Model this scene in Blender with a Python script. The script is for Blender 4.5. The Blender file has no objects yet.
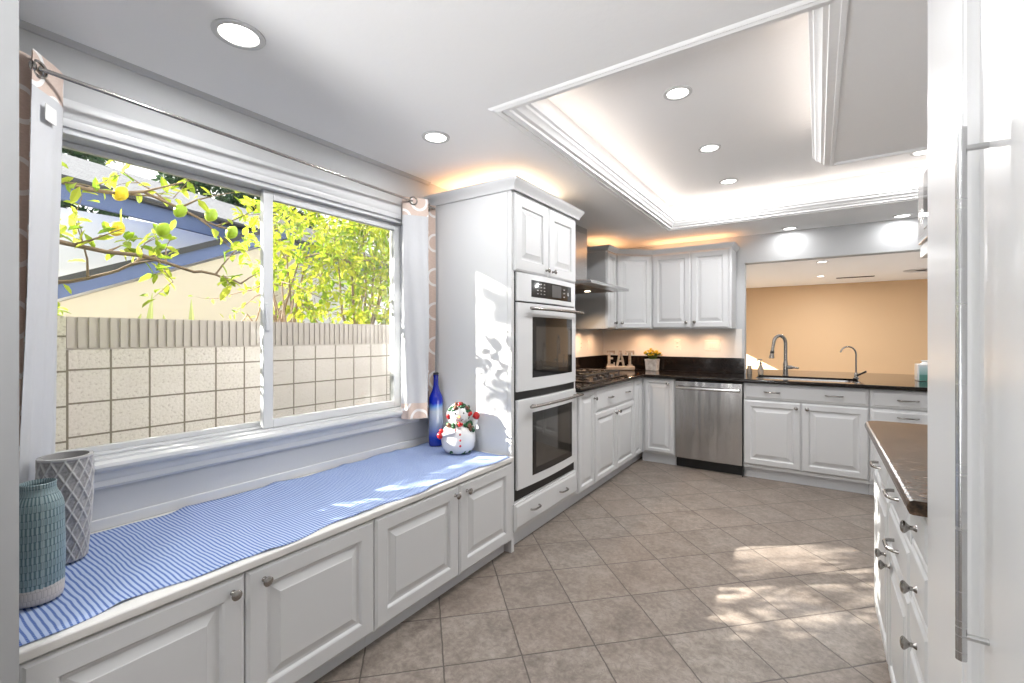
import bpy, bmesh, math, random
from mathutils import Vector, Matrix
random.seed(7)
sc = bpy.context.scene
COL = sc.collection
R = math.radians

# ---------------------------------------------------------------- camera, sky, sun, exposure
CAM_H = 1.335
YAW = math.atan((818 - 512) / 457.0)
cam_data = bpy.data.cameras.new('camera')
cam_data.sensor_width = 36.0
cam_data.lens = 457.0 / 1024 * 36
cam_data.shift_y = -5.5 / 1024
cam_data.clip_start = 0.02
cam = bpy.data.objects.new('camera', cam_data)
cam.location = (0, 0, CAM_H)
cam.rotation_euler = (R(90), 0, YAW)
COL.objects.link(cam)
sc.camera = cam

sc.view_settings.view_transform = 'Standard'
sc.view_settings.look = 'None'
sc.view_settings.gamma = 1
sc.view_settings.use_curve_mapping = False
sc.view_settings.exposure = 0.20

SUN_DIR = Vector((1, 0.76, -0.535)).normalized()
SUN = 34.0
SKY = 2.1
CAN_W = 14.0           # watts of one recessed can
world = bpy.data.worlds.new('sky')
sc.world = world
world.use_nodes = True
wn = world.node_tree
wn.nodes.clear()
wo = wn.nodes.new('ShaderNodeOutputWorld')
bg = wn.nodes.new('ShaderNodeBackground')
sky = wn.nodes.new('ShaderNodeTexSky')
sky.sky_type = 'HOSEK_WILKIE'
sky.sun_direction = -SUN_DIR
sky.turbidity = 3.0
hsv = wn.nodes.new('ShaderNodeMixRGB')
hsv.inputs['Fac'].default_value = 0.88
hsv.inputs['Color2'].default_value = (1.0, 0.99, 0.97, 1)
wn.links.new(sky.outputs[0], hsv.inputs['Color1'])
wn.links.new(hsv.outputs[0], bg.inputs['Color'])
bg.inputs['Strength'].default_value = SKY
wn.links.new(bg.outputs[0], wo.inputs['Surface'])

def light(name, kind, loc, energy, color=(1, 1, 1), direction=(0, 0, -1), size=0.1, size_y=None, spot=None, blend=0.6):
    d = bpy.data.lights.new(name, kind)
    d.energy = energy
    d.color = color
    if kind == 'AREA':
        if size_y is None:
            d.shape = 'DISK'; d.size = size
        else:
            d.shape = 'RECTANGLE'; d.size = size; d.size_y = size_y
    elif kind == 'SUN':
        d.angle = size
    else:
        d.shadow_soft_size = size
        if spot:
            d.spot_size = spot; d.spot_blend = blend
    o = bpy.data.objects.new(name, d)
    o.location = loc
    o.rotation_euler = Vector(direction).to_track_quat('-Z', 'Y').to_euler()
    COL.objects.link(o)
    return o

light('added_ceiling_fill', 'SPOT', (-1.15, -1.6, 1.00), 310.0, (1, 1, 1), (0.03, 1.0, 0.72), size=0.4, spot=R(88), blend=1.0)  # added fill spot, lifts the ceiling that the room lamps leave dark
light('sun', 'SUN', (-8, -6, 6), SUN, (1, 0.95, 0.86), SUN_DIR, R(0.53))

sc.cycles.use_denoising = True
sc.cycles.max_bounces = 9
sc.cycles.diffuse_bounces = 6
sc.cycles.transparent_max_bounces = 16
sc.cycles.sample_clamp_indirect = 6
sc.cycles.caustics_reflective = False
sc.cycles.caustics_refractive = False

# ---------------------------------------------------------------- materials
MATS = {}
def mat(name, col=(0.8, 0.8, 0.8), rough=0.5, metal=0.0, spec=0.5, coat=0.0, emit=None, estr=0.0, trans=0.0, ior=1.45):
    m = bpy.data.materials.new(name)
    m.use_nodes = True
    b = m.node_tree.nodes['Principled BSDF']
    b.inputs['Base Color'].default_value = (*col, 1)
    b.inputs['Roughness'].default_value = rough
    b.inputs['Metallic'].default_value = metal
    b.inputs['Specular IOR Level'].default_value = spec
    b.inputs['Coat Weight'].default_value = coat
    b.inputs['Coat Roughness'].default_value = 0.08
    b.inputs['Transmission Weight'].default_value = trans
    b.inputs['IOR'].default_value = ior
    if emit:
        b.inputs['Emission Color'].default_value = (*emit, 1)
        b.inputs['Emission Strength'].default_value = estr
    MATS[name] = m
    return m

class NT:
    """small helper round a node tree"""
    def __init__(s, m):
        s.t = m.node_tree; s.n = s.t.nodes; s.l = s.t.links
        s.b = s.n['Principled BSDF']
    def new(s, typ, **kw):
        n = s.n.new(typ)
        for k, v in kw.items(): setattr(n, k, v)
        return n
    def put(s, sock, v):
        if isinstance(v, (int, float)): sock.default_value = v
        elif isinstance(v, tuple): sock.default_value = v if len(v) == len(sock.default_value) else (*v, 1)
        else: s.l.new(v, sock)
    def math(s, op, a, b=0.0, c=0.0):
        n = s.new('ShaderNodeMath', operation=op)
        s.put(n.inputs[0], a); s.put(n.inputs[1], b); s.put(n.inputs[2], c)
        return n.outputs[0]
    def coord(s, which='Object'):
        return s.new('ShaderNodeTexCoord').outputs[which]
    def sep(s, v):
        n = s.new('ShaderNodeSeparateXYZ'); s.l.new(v, n.inputs[0]); return n.outputs
    def comb(s, x, y, z=0.0):
        n = s.new('ShaderNodeCombineXYZ')
        s.put(n.inputs[0], x); s.put(n.inputs[1], y); s.put(n.inputs[2], z); return n.outputs[0]
    def noise(s, v, scale, detail=4.0, rough=0.55, out='Fac', dist=0.0):
        n = s.new('ShaderNodeTexNoise')
        if v is not None: s.l.new(v, n.inputs['Vector'])
        n.inputs['Scale'].default_value = scale; n.inputs['Detail'].default_value = detail
        n.inputs['Roughness'].default_value = rough; n.inputs['Distortion'].default_value = dist
        return n.outputs[out]
    def mapping(s, v, scale=(1, 1, 1), rot=(0, 0, 0), loc=(0, 0, 0)):
        n = s.new('ShaderNodeMapping'); s.l.new(v, n.inputs['Vector'])
        n.inputs['Scale'].default_value = scale; n.inputs['Rotation'].default_value = rot; n.inputs['Location'].default_value = loc
        return n.outputs[0]
    def ramp(s, f, stops):
        n = s.new('ShaderNodeValToRGB'); s.put(n.inputs[0], f)
        e = n.color_ramp.elements
        while len(e) < len(stops): e.new(0.5)
        for k, (p, c) in enumerate(stops):
            e[k].position = p; e[k].color = (*c, 1) if len(c) == 3 else c
        return n.outputs[0]
    def mix(s, f, a, b, blend='MIX'):
        n = s.new('ShaderNodeMixRGB', blend_type=blend)
        s.put(n.inputs[0], f); s.put(n.inputs[1], a); s.put(n.inputs[2], b); return n.outputs[0]
    def bump(s, h, strength=0.3, dist=0.01):
        n = s.new('ShaderNodeBump'); n.inputs['Strength'].default_value = strength; n.inputs['Distance'].default_value = dist
        s.put(n.inputs['Height'], h); s.l.new(n.outputs[0], s.b.inputs['Normal'])
    def base(s, c): s.put(s.b.inputs['Base Color'], c)
    def rough(s, c): s.put(s.b.inputs['Roughness'], c)

white = mat('white_cabinet_paint', (0.62, 0.625, 0.63), 0.32)
white_gloss = mat('white_gloss_paint', (0.70, 0.705, 0.71), 0.3)
trim_white = mat('white_trim_paint', (0.62, 0.625, 0.63), 0.35)
vinyl = mat('white_window_vinyl', (0.62, 0.63, 0.64), 0.3)
wall_m = mat('grey_white_wall_paint', (0.53, 0.535, 0.54), 0.6)
n = NT(wall_m); n.bump(n.noise(n.coord(), 90, 3), 0.08, 0.004)
ceil_m = mat('white_ceiling_paint', (0.94, 0.94, 0.94), 0.6, spec=0.25)
n = NT(ceil_m); n.bump(n.noise(n.coord(), 30, 4), 0.10, 0.01)
tan_m = mat('tan_wall_paint', (0.70, 0.475, 0.275), 0.6)
splash_m = mat('cream_backsplash_paint', (0.78, 0.74, 0.69), 0.4)
nickel = mat('brushed_nickel', (0.38, 0.36, 0.34), 0.26, 1.0)
steel = mat('stainless_steel', (0.60, 0.60, 0.60), 0.26, 1.0)
n = NT(steel)
sv = n.mapping(n.coord(), (3.0, 3.0, 220.0))
n.rough(n.math('MULTIPLY_ADD', n.noise(sv, 1.0, 3), 0.16, 0.17))
dw_steel = mat('dishwasher_steel', (0.47, 0.46, 0.45), 0.2, 1.0)
n = NT(dw_steel)
wav = n.noise(n.mapping(n.coord(), (7.0, 1.0, 0.9)), 1.0, 1.5)
n.rough(n.math('MULTIPLY_ADD', n.noise(n.mapping(n.coord(), (260.0, 2.0, 2.0)), 1.0, 2), 0.12, 0.16))
n.bump(wav, 0.35, 0.06)
black_glass = mat('black_oven_glass', (0.012, 0.012, 0.012), 0.05, spec=0.8)
oven_window = mat('smoked_oven_window', (0.045, 0.04, 0.034), 0.05, spec=1.0, coat=0.6)
black = mat('black_plastic', (0.012, 0.012, 0.012), 0.4)
iron = mat('black_cast_iron', (0.03, 0.026, 0.024), 0.33, spec=0.7)
screen_grey = mat('oven_display', (0.10, 0.10, 0.10), 0.15)
keys_m = mat('pale_key_print', (0.35, 0.35, 0.35), 0.5)
oven_white = mat('white_oven_enamel', (0.68, 0.685, 0.69), 0.15, coat=0.3)
plate_m = mat('cream_switch_plastic', (0.80, 0.76, 0.70), 0.4)
hole_m = mat('dark_slot', (0.03, 0.03, 0.03), 0.7)
lens_m = mat('lit_lamp_lens', (0.9, 0.9, 0.9), 0.4, emit=(1, 0.96, 0.9), estr=5.0)
hoodlens_m = mat('lit_hood_lens', (0.9, 0.9, 0.9), 0.4, emit=(1, 0.8, 0.55), estr=9.0)
toe_m = mat('grey_white_toe_kick', (0.62, 0.63, 0.65), 0.5)
lip_m = mat('bench_edge_paint', (0.68, 0.665, 0.64), 0.4)

# dark granite
granite = mat('dark_polished_granite', (0.02, 0.018, 0.016), 0.09, spec=0.4)
n = NT(granite); co = n.coord()
vo = n.new('ShaderNodeTexVoronoi'); vo.inputs['Scale'].default_value = 130; n.l.new(co, vo.inputs['Vector'])
fl = n.ramp(vo.outputs['Distance'], [(0.0, (0.075, 0.045, 0.026)), (0.20, (0.018, 0.011, 0.008)), (0.5, (0.005, 0.005, 0.005))])
cl = n.ramp(n.noise(co, 22, 5), [(0.42, (0, 0, 0)), (0.62, (1, 1, 1))])
n.base(n.mix(n.math('MULTIPLY', cl, 0.6), fl, (0.018, 0.011, 0.008)))

# diagonal stone floor tile
tile_m = mat('diagonal_stone_tile', (0.4, 0.36, 0.32), 0.4)
n = NT(tile_m); co = n.coord()
x, y, z = n.sep(co)
T = 0.3235
wob = n.math('MULTIPLY_ADD', n.noise(co, 22, 3), 0.022, -0.011)
px = n.math('DIVIDE', n.math('SUBTRACT', x, -0.342), T)
py = n.math('DIVIDE', n.math('SUBTRACT', y, 2.296), T)
c45 = math.sqrt(0.5)
ua = n.math('MULTIPLY_ADD', px, c45, n.math('MULTIPLY', py, c45))
va = n.math('MULTIPLY_ADD', py, c45, n.math('MULTIPLY', px, -c45))
cid = n.comb(n.math('FLOOR', ua), n.math('FLOOR', va))
def edge(u):
    return n.math('ABSOLUTE', n.math('SUBTRACT', n.math('FRACT', n.math('ADD', n.math('ADD', u, wob), 0.5)), 0.5))
ed = n.math('MINIMUM', edge(ua), edge(va))
grout = n.math('LESS_THAN', ed, 0.0095)
wn_ = n.new('ShaderNodeTexWhiteNoise'); n.l.new(cid, wn_.inputs['Vector'])
off = n.new('ShaderNodeVectorMath', operation='MULTIPLY_ADD')
n.l.new(wn_.outputs['Color'], off.inputs[0]); off.inputs[1].default_value = (9, 9, 9); n.l.new(co, off.inputs[2])
tv = off.outputs[0]
big = n.noise(tv, 5.5, 8, 0.62, dist=0.6)
fine = n.noise(tv, 38, 6, 0.6)
stone = n.ramp(big, [(0.30, (0.090, 0.072, 0.059)), (0.44, (0.185, 0.154, 0.130)), (0.56, (0.270, 0.232, 0.200)), (0.72, (0.345, 0.305, 0.268))])
stone = n.mix(0.55, stone, n.ramp(fine, [(0.32, (0.120, 0.098, 0.082)), (0.65, (0.325, 0.283, 0.247))]))
stone = n.mix(n.math('MULTIPLY', wn_.outputs['Value'], 0.30), stone, (0.25, 0.19, 0.152))
vein = n.math('ABSOLUTE', n.math('SUBTRACT', n.noise(tv, 13, 5, 0.6, dist=1.2), 0.5))
stone = n.mix(n.math('MULTIPLY', n.math('LESS_THAN', vein, 0.022), 0.32), stone, (0.13, 0.105, 0.088))
n.base(n.mix(grout, stone, (0.085, 0.070, 0.060)))
n.rough(n.math('MULTIPLY_ADD', fine, 0.25, 0.30))
n.bump(n.math('ADD', n.math('MULTIPLY', n.math('MINIMUM', n.math('MULTIPLY', ed, 40), 1.0), 1.0), n.math('MULTIPLY', big, 0.5)), 0.25, 0.004)

# blue striped bench runner (stripes run across the bench)
runner_m = mat('blue_striped_cotton', (0.4, 0.55, 0.85), 0.85, spec=0.1)
n = NT(runner_m); co = n.coord(); x, y, z = n.sep(co)
wv = n.math('MULTIPLY_ADD', n.noise(co, 9, 2), 0.010, y)
st = n.math('FRACT', n.math('DIVIDE', wv, 0.0128))
bl = n.ramp(st, [(0.0, (0.075, 0.135, 0.38)), (0.28, (0.075, 0.135, 0.38)), (0.38, (0.40, 0.485, 0.66)), (0.86, (0.43, 0.51, 0.69)), (0.98, (0.075, 0.135, 0.38))])
wf = n.math('FRACT', n.math('DIVIDE', x, 0.011))
n.base(n.mix(n.math('MULTIPLY', n.math('LESS_THAN', wf, 0.42), 0.28), bl, (0.38, 0.47, 0.67)))
n.bump(n.math('ADD', st, wf), 0.35, 0.002)

# curtain cloth: tan linen with white rings; white lining
tan_cloth = mat('tan_linen_with_white_rings', (0.5, 0.37, 0.30), 0.9, spec=0.1)
n = NT(tan_cloth); uv = n.coord('UV'); x, y, z = n.sep(uv)
def ring(ox, oy):
    fx = n.math('MULTIPLY', n.math('SUBTRACT', n.math('FRACT', n.math('ADD', n.math('DIVIDE', x, 0.21), ox)), 0.5), 0.21)
    fy = n.math('MULTIPLY', n.math('SUBTRACT', n.math('FRACT', n.math('ADD', n.math('DIVIDE', y, 0.235), oy)), 0.5), 0.235)
    d = n.math('SQRT', n.math('ADD', n.math('MULTIPLY', fx, fx), n.math('MULTIPLY', n.math('MULTIPLY', fy, fy), 0.8)))
    return n.math('LESS_THAN', n.math('ABSOLUTE', n.math('SUBTRACT', d, 0.050)), 0.0075)
rg = n.math('MAXIMUM', ring(0.5, 0.1), ring(0.0, 0.6))
weave = n.noise(n.mapping(uv, (60, 900, 1)), 1.0, 3)
lin = n.ramp(weave, [(0.3, (0.54, 0.42, 0.355)), (0.7, (0.72, 0.60, 0.53))])
n.base(n.mix(rg, lin, (0.82, 0.80, 0.78)))
lining = mat('white_curtain_lining', (0.55, 0.555, 0.57), 0.7, spec=0.2)
n = NT(lining)
n.bump(n.noise(n.coord(), 14, 3), 0.25, 0.01)
tan_plain = mat('tan_linen', (0.52, 0.39, 0.32), 0.9, spec=0.1)

# vases
teal_m = mat('teal_glazed_ceramic', (0.1, 0.25, 0.3), 0.35)
n = NT(teal_m); uv = n.coord('UV'); x, y, z = n.sep(uv)
lowb = n.math('SMOOTH_MIN', 1.0, 1.0, 0.0)
rag = n.math('MULTIPLY_ADD', n.noise(uv, 14, 3), 0.05, -0.025)
glaze = n.ramp(n.noise(uv, 5, 4), [(0.3, (0.12, 0.185, 0.205)), (0.7, (0.235, 0.325, 0.335))])
br = n.new('ShaderNodeTexBrick'); n.l.new(uv, br.inputs['Vector'])
br.inputs['Scale'].default_value = 1.0; br.inputs['Brick Width'].default_value = 0.0085; br.inputs['Row Height'].default_value = 0.0195
br.inputs['Mortar Size'].default_value = 0.0014; br.inputs['Mortar Smooth'].default_value = 0.3; br.offset = 0.37
glaze = n.mix(n.math('MULTIPLY', br.outputs['Fac'], 0.75), glaze, (0.045, 0.095, 0.12))
dash = n.math('LESS_THAN', n.math('FRACT', n.math('DIVIDE', x, 0.0085)), 0.3)
glaze = n.mix(n.math('MULTIPLY', dash, 0.4), glaze, (0.44, 0.50, 0.50))
foot = n.math('LESS_THAN', n.math('ADD', y, rag), 0.048)
n.base(n.mix(foot, glaze, n.mix(n.math('MULTIPLY', br.outputs['Fac'], 0.35), (0.58, 0.53, 0.48), (0.36, 0.33, 0.30))))
n.bump(n.math('SUBTRACT', 1.0, br.outputs['Fac']), 0.6, 0.004)
lattice_m = mat('grey_lattice_ceramic', (0.42, 0.41, 0.41), 0.5)
n = NT(lattice_m); uv = n.coord('UV')
at = n.new('ShaderNodeAttribute', attribute_name='ridge')
sp = n.ramp(n.noise(n.coord(), 120, 4), [(0.35, (0.25, 0.245, 0.245)), (0.6, (0.36, 0.35, 0.35))])
n.base(n.mix(at.outputs['Fac'], sp, (0.50, 0.49, 0.48)))

# blue ombre bottle
bottle_m = mat('cobalt_ombre_glass', (0.01, 0.03, 0.5), 0.06, spec=0.7, coat=0.4)
n = NT(bottle_m); x, y, z = n.sep(n.coord('UV'))
hh = n.math('MULTIPLY_ADD', n.noise(n.coord(), 18, 3), 0.04, n.math('ADD', y, -0.02))
n.base(n.ramp(n.math('DIVIDE', hh, 0.48), [(0.0, (0.002, 0.010, 0.22)), (0.12, (0.006, 0.035, 0.36)), (0.30, (0.22, 0.28, 0.42)), (0.48, (0.36, 0.41, 0.50)), (0.56, (0.10, 0.25, 0.55)), (0.60, (0.003, 0.02, 0.40)), (1.0, (0.001, 0.008, 0.22))]))
cork_m = mat('dark_bottle_cap', (0.02, 0.02, 0.03), 0.4)

snow_m = mat('white_glazed_ceramic', (0.80, 0.79, 0.77), 0.25)
red_m = mat('red_glaze', (0.48, 0.018, 0.02), 0.3)
green_m = mat('dark_green_glaze', (0.02, 0.10, 0.035), 0.4)
brown_m = mat('brown_glaze', (0.16, 0.065, 0.035), 0.5)
orange_m = mat('orange_glaze', (0.72, 0.32, 0.10), 0.4)
blackdot_m = mat('black_glaze', (0.02, 0.02, 0.02), 0.3)

wood_m = mat('weathered_wood', (0.48, 0.36, 0.26), 0.7)
n = NT(wood_m); co = n.coord()
n.base(n.ramp(n.noise(n.mapping(co, (6, 6, 40)), 1.0, 5), [(0.3, (0.32, 0.22, 0.15)), (0.7, (0.62, 0.49, 0.37))]))
pot_m = mat('whitewashed_pot', (0.62, 0.58, 0.54), 0.7)
n = NT(pot_m); n.base(n.ramp(n.noise(n.coord(), 25, 5), [(0.35, (0.45, 0.40, 0.36)), (0.65, (0.72, 0.69, 0.65))]))
petal_m = mat('yellow_petals', (0.72, 0.48, 0.02), 0.6)
sprig_m = mat('green_sprigs', (0.10, 0.14, 0.02), 0.6)
soil_m = mat('potting_soil', (0.03, 0.02, 0.015), 0.9)
teal_box = mat('sea_green_print', (0.16, 0.34, 0.30), 0.5)
n = NT(teal_box); x, y, z = n.sep(n.coord())
n.base(n.ramp(z, [(0.0, (0.10, 0.26, 0.22)), (0.055, (0.10, 0.26, 0.22)), (0.06, (0.24, 0.40, 0.38)), (0.11, (0.42, 0.55, 0.55)), (0.15, (0.66, 0.68, 0.70))]))
amber_m = mat('frosted_glass', (0.55, 0.5, 0.44), 0.2, trans=0.5)

# outdoors
fence_m = mat('cream_slump_block', (0.66, 0.62, 0.56), 0.9, spec=0.1)
n = NT(fence_m); x, y, z = n.sep(n.coord())
BLK = 0.203
gy = n.math('ABSOLUTE', n.math('SUBTRACT', n.math('FRACT', n.math('ADD', n.math('DIVIDE', n.math('SUBTRACT', y, 0.93), BLK), 0.5)), 0.5))
gz = n.math('ABSOLUTE', n.math('SUBTRACT', n.math('FRACT', n.math('ADD', n.math('DIVIDE', n.math('SUBTRACT', z, 1.25), BLK), 0.5)), 0.5))
jt = n.math('LESS_THAN', n.math('MINIMUM', n.math('MULTIPLY', gy, 1.0), gz), 0.028)
pit = n.ramp(n.noise(n.coord(), 60, 6, 0.7), [(0.36, (0.44, 0.40, 0.385)), (0.44, (0.62, 0.575, 0.56)), (0.7, (0.68, 0.635, 0.625))])
ton = n.ramp(n.noise(n.coord(), 1.7, 2), [(0.3, (0.90, 0.90, 0.90)), (0.7, (1, 1, 1))])
n.base(n.mix(jt, n.mix(1.0, pit, ton, 'MULTIPLY'), (0.20, 0.175, 0.15)))
n.bump(n.noise(n.coord(), 60, 5), 0.4, 0.01)
cap_m = mat('ribbed_block_cap', (0.46, 0.42, 0.405), 0.9, spec=0.1)
cream_m = mat('cream_stucco', (0.52, 0.485, 0.42), 0.9, spec=0.1)
stucco_m = mat('shade_tinted_white_stucco', (0.72, 0.74, 0.77), 0.9, spec=0.1)  # white wall, the bluish cast of its shade put into the colour
navy_m = mat('slate_blue_fascia', (0.085, 0.125, 0.27), 0.6)
roof_m = mat('grey_blue_shingles', (0.26, 0.27, 0.30), 0.9)
n = NT(roof_m); x, y, z = n.sep(n.coord())
n.base(n.mix(n.math('LESS_THAN', n.math('FRACT', n.math('DIVIDE', x, 0.14)), 0.2), n.ramp(n.noise(n.coord(), 12, 3), [(0.3, (0.30, 0.30, 0.32)), (0.7, (0.46, 0.46, 0.48))]), (0.13, 0.13, 0.14)))
gutter_m = mat('black_gutter', (0.03, 0.032, 0.04), 0.4)
ground_m = mat('dry_earth', (0.34, 0.29, 0.22), 0.95)
exterior_m = mat('exterior_stucco', (0.62, 0.58, 0.52), 0.9)
bark_m = mat('grey_brown_bark', (0.24, 0.17, 0.12), 0.85)
def leaf_mat(name, a, b, tr):
    m = mat(name, a, 0.5, spec=0.3)
    k = NT(m)
    oi = k.new('ShaderNodeAttribute', attribute_name='tone')
    c = k.mix(oi.outputs['Fac'], (*a, 1), (*b, 1))
    k.base(c)
    t = k.new('ShaderNodeBsdfTranslucent')
    k.l.new(c, t.inputs['Color'])
    mx = k.new('ShaderNodeMixShader'); mx.inputs[0].default_value = tr
    k.l.new(k.b.outputs[0], mx.inputs[1]); k.l.new(t.outputs[0], mx.inputs[2])
    out = k.n['Material Output']
    k.l.new(mx.outputs[0], out.inputs['Surface'])
    return m
leaf_lemon = leaf_mat('lemon_leaf', (0.17, 0.31, 0.02), (0.58, 0.62, 0.08), 0.5)
leaf_bush = leaf_mat('bush_leaf', (0.20, 0.36, 0.02), (0.68, 0.68, 0.06), 0.5)
leaf_dark = leaf_mat('dark_tree_leaf', (0.012, 0.04, 0.018), (0.05, 0.10, 0.045), 0.2)
agave_m = mat('agave_leaf', (0.36, 0.42, 0.16), 0.6)
lemon_m = mat('lemon_peel', (0.86, 0.62, 0.03), 0.4)
lime_m = mat('green_lemon_peel', (0.34, 0.50, 0.03), 0.4)

# thin glass and insect screen
def sheet(name, tint, gloss_fac, diffuse=None, dfac=0.0):
    m = bpy.data.materials.new(name); m.use_nodes = True
    t = m.node_tree; t.nodes.clear()
    out = t.nodes.new('ShaderNodeOutputMaterial')
    tr = t.nodes.new('ShaderNodeBsdfTransparent'); tr.inputs[0].default_value = (*tint, 1)
    last = tr
    if diffuse:
        di = t.nodes.new('ShaderNodeBsdfDiffuse'); di.inputs[0].default_value = (*diffuse, 1)
        mx = t.nodes.new('ShaderNodeMixShader'); mx.inputs[0].default_value = dfac
        t.links.new(tr.outputs[0], mx.inputs[1]); t.links.new(di.outputs[0], mx.inputs[2]); last = mx
    if gloss_fac:
        gl = t.nodes.new('ShaderNodeBsdfGlossy'); gl.inputs['Roughness'].default_value = 0.02
        lw = t.nodes.new('ShaderNodeFresnel'); lw.inputs['IOR'].default_value = 1.3
        mx = t.nodes.new('ShaderNodeMixShader')
        t.links.new(lw.outputs[0], mx.inputs[0]); t.links.new(last.outputs[0], mx.inputs[1]); t.links.new(gl.outputs[0], mx.inputs[2]); last = mx
    t.links.new(last.outputs[0], out.inputs[0])
    return m
glass_m = sheet('clear_window_glass', (0.97, 0.98, 0.98), True)
mesh_m = sheet('grey_insect_screen', (0.93, 0.93, 0.93), False, (0.25, 0.25, 0.25), 0.12)

# ---------------------------------------------------------------- mesh building
LOC = {}
class MB:
    def __init__(s): s.v = []; s.f = []; s.m = []; s.uv = []; s.att = {}
    def add(s, verts, faces, mi=0, uvs=None):
        o = len(s.v); s.v += [tuple(q) for q in verts]
        for k, f in enumerate(faces):
            s.f.append([i + o for i in f]); s.m.append(mi); s.uv.append(uvs[k] if uvs else None)
        return s
    def box(s, x0, x1, y0, y1, z0, z1, mi=0, T=None):
        c = [(x0, y0, z0), (x1, y0, z0), (x1, y1, z0), (x0, y1, z0), (x0, y0, z1), (x1, y0, z1), (x1, y1, z1), (x0, y1, z1)]
        if T: c = [T(*q) for q in c]
        return s.add(c, [(0, 3, 2, 1), (4, 5, 6, 7), (0, 1, 5, 4), (1, 2, 6, 5), (2, 3, 7, 6), (3, 0, 4, 7)], mi)
    def rings(s, loops, mi=0, caps=(True, True), closed=False):
        n = len(loops[0]); v = [q for l in loops for q in l]; f = []
        L = len(loops)
        for i in range(L if closed else L - 1):
            for j in range(n):
                f.append((i * n + j, i * n + (j + 1) % n, ((i + 1) % L) * n + (j + 1) % n, ((i + 1) % L) * n + j))
        if not closed:
            if caps[0]: f.append(tuple(reversed(range(n))))
            if caps[1]: f.append(tuple((L - 1) * n + j for j in range(n)))
        return s.add(v, f, mi)
    def panel(s, T, a0, a1, b0, b1, prof, mi=0):
        """rectangular door or drawer front: prof is a list of (inset, height out)"""
        lim = min(a1 - a0, b1 - b0) / 2 - 0.002
        loops = []
        for i, c in prof:
            i = min(i, lim)
            loops.append([T(a0 + i, b0 + i, c), T(a1 - i, b0 + i, c), T(a1 - i, b1 - i, c), T(a0 + i, b1 - i, c)])
        return s.rings(loops, mi)
    def tube(s, pts, r, seg=10, closed=False, mi=0, flat=None):
        P = [Vector(p) for p in pts]; n = len(P); loops = []
        rr = r if isinstance(r, (list, tuple)) else [r] * n
        up = None
        for i in range(n):
            if closed: t = (P[(i + 1) % n] - P[i - 1])
            elif i == 0: t = P[1] - P[0]
            elif i == n - 1: t = P[-1] - P[-2]
            else: t = (P[i + 1] - P[i]).normalized() + (P[i] - P[i - 1]).normalized()
            if t.length < 1e-9: t = Vector((0, 0, 1))
            t.normalize()
            if up is None:
                up = Vector((0, 0, 1)) if abs(t.z) < 0.9 else Vector((1, 0, 0))
            a = up - t * up.dot(t)
            if a.length < 1e-6: a = t.orthogonal()
            a.normalize(); b = t.cross(a); up = a
            loops.append([tuple(P[i] + (a * math.cos(q) * (flat or 1) + b * math.sin(q)) * rr[i]) for q in [2 * math.pi * k / seg for k in range(seg)]])
        return s.rings(loops, mi, closed=closed)
    def lathe(s, prof, o=(0, 0, 0), axis=(0, 0, 1), seg=24, mi=0, rf=None, uvr=None, att=None):
        """prof: (radius, height). rf(angle, height) adds to the radius"""
        ax = Vector(axis).normalized(); a = ax.orthogonal().normalized() if abs(ax.z) < 0.99 else Vector((1, 0, 0)); b = ax.cross(a)
        O = Vector(o); v = []; f = []; uv = []
        for r, h in prof:
            for k in range(seg):
                q = 2 * math.pi * k / seg
                e = rf(q, h) if rf else 0.0
                if att is not None: att.append(e)
                v.append(tuple(O + ax * h + (a * math.cos(q) + b * math.sin(q)) * max(r + (e * 0.0045 if rf else 0), 0.0001)))
        for i in range(len(prof) - 1):
            for k in range(seg):
                k2 = (k + 1) % seg
                f.append((i * seg + k, i * seg + k2, (i + 1) * seg + k2, (i + 1) * seg + k))
                if uvr:
                    u0, u1 = 2 * math.pi * k / seg * uvr, 2 * math.pi * (k + 1) / seg * uvr
                    h0, h1 = prof[i][1], prof[i + 1][1]
                    uv.append([(u0, h0), (u1, h0), (u1, h1), (u0, h1)])
        f.append(tuple(reversed(range(seg)))); uv.append([(0, 0)] * seg)
        f.append(tuple((len(prof) - 1) * seg + k for k in range(seg))); uv.append([(0, prof[-1][1])] * seg)
        return s.add(v, f, mi, uv if uvr else None)
    def ball(s, c, r, seg=12, mi=0, sc=(1, 1, 1)):
        C = Vector(c); n = max(6, seg // 2)
        loops = []
        for i in range(n + 1):
            p = math.pi * i / n
            rad = max(math.sin(p), 0.02)
            loops.append([(C.x + r * sc[0] * rad * math.cos(2 * math.pi * k / seg), C.y + r * sc[1] * rad * math.sin(2 * math.pi * k / seg), C.z - r * sc[2] * math.cos(p)) for k in range(seg)])
        return s.rings(loops, mi)
    def prism(s, poly, z0, z1, mi=0, T=None):
        T = T or (lambda a, b, c: (a, b, c))
        return s.rings([[T(p[0], p[1], z0) for p in poly], [T(p[0], p[1], z1) for p in poly]], mi)
    def sweep(s, prof, path, z0, side=1, mi=0, closed=False):
        """prof (outward offset, height) swept along an XY path with mitred corners; side=1 offsets to the right of travel"""
        n = len(path); loops = []
        def nrm(a, b):
            d = Vector((b[0] - a[0], b[1] - a[1])).normalized(); return Vector((d.y, -d.x)) * side
        for i in range(n):
            if closed: n1, n2 = nrm(path[i - 1], path[i]), nrm(path[i], path[(i + 1) % n])
            else:
                n1 = nrm(path[i - 1], path[i]) if i > 0 else None
                n2 = nrm(path[i], path[i + 1]) if i < n - 1 else None
                n1 = n1 or n2; n2 = n2 or n1
            m = (n1 + n2); m = m / max(m.dot(n1), 1e-6) if m.length > 1e-6 else n1
            loops.append([(path[i][0] + m.x * o, path[i][1] + m.y * o, z0 + h) for o, h in prof])
        return s.rings(loops, mi, closed=closed)
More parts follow.
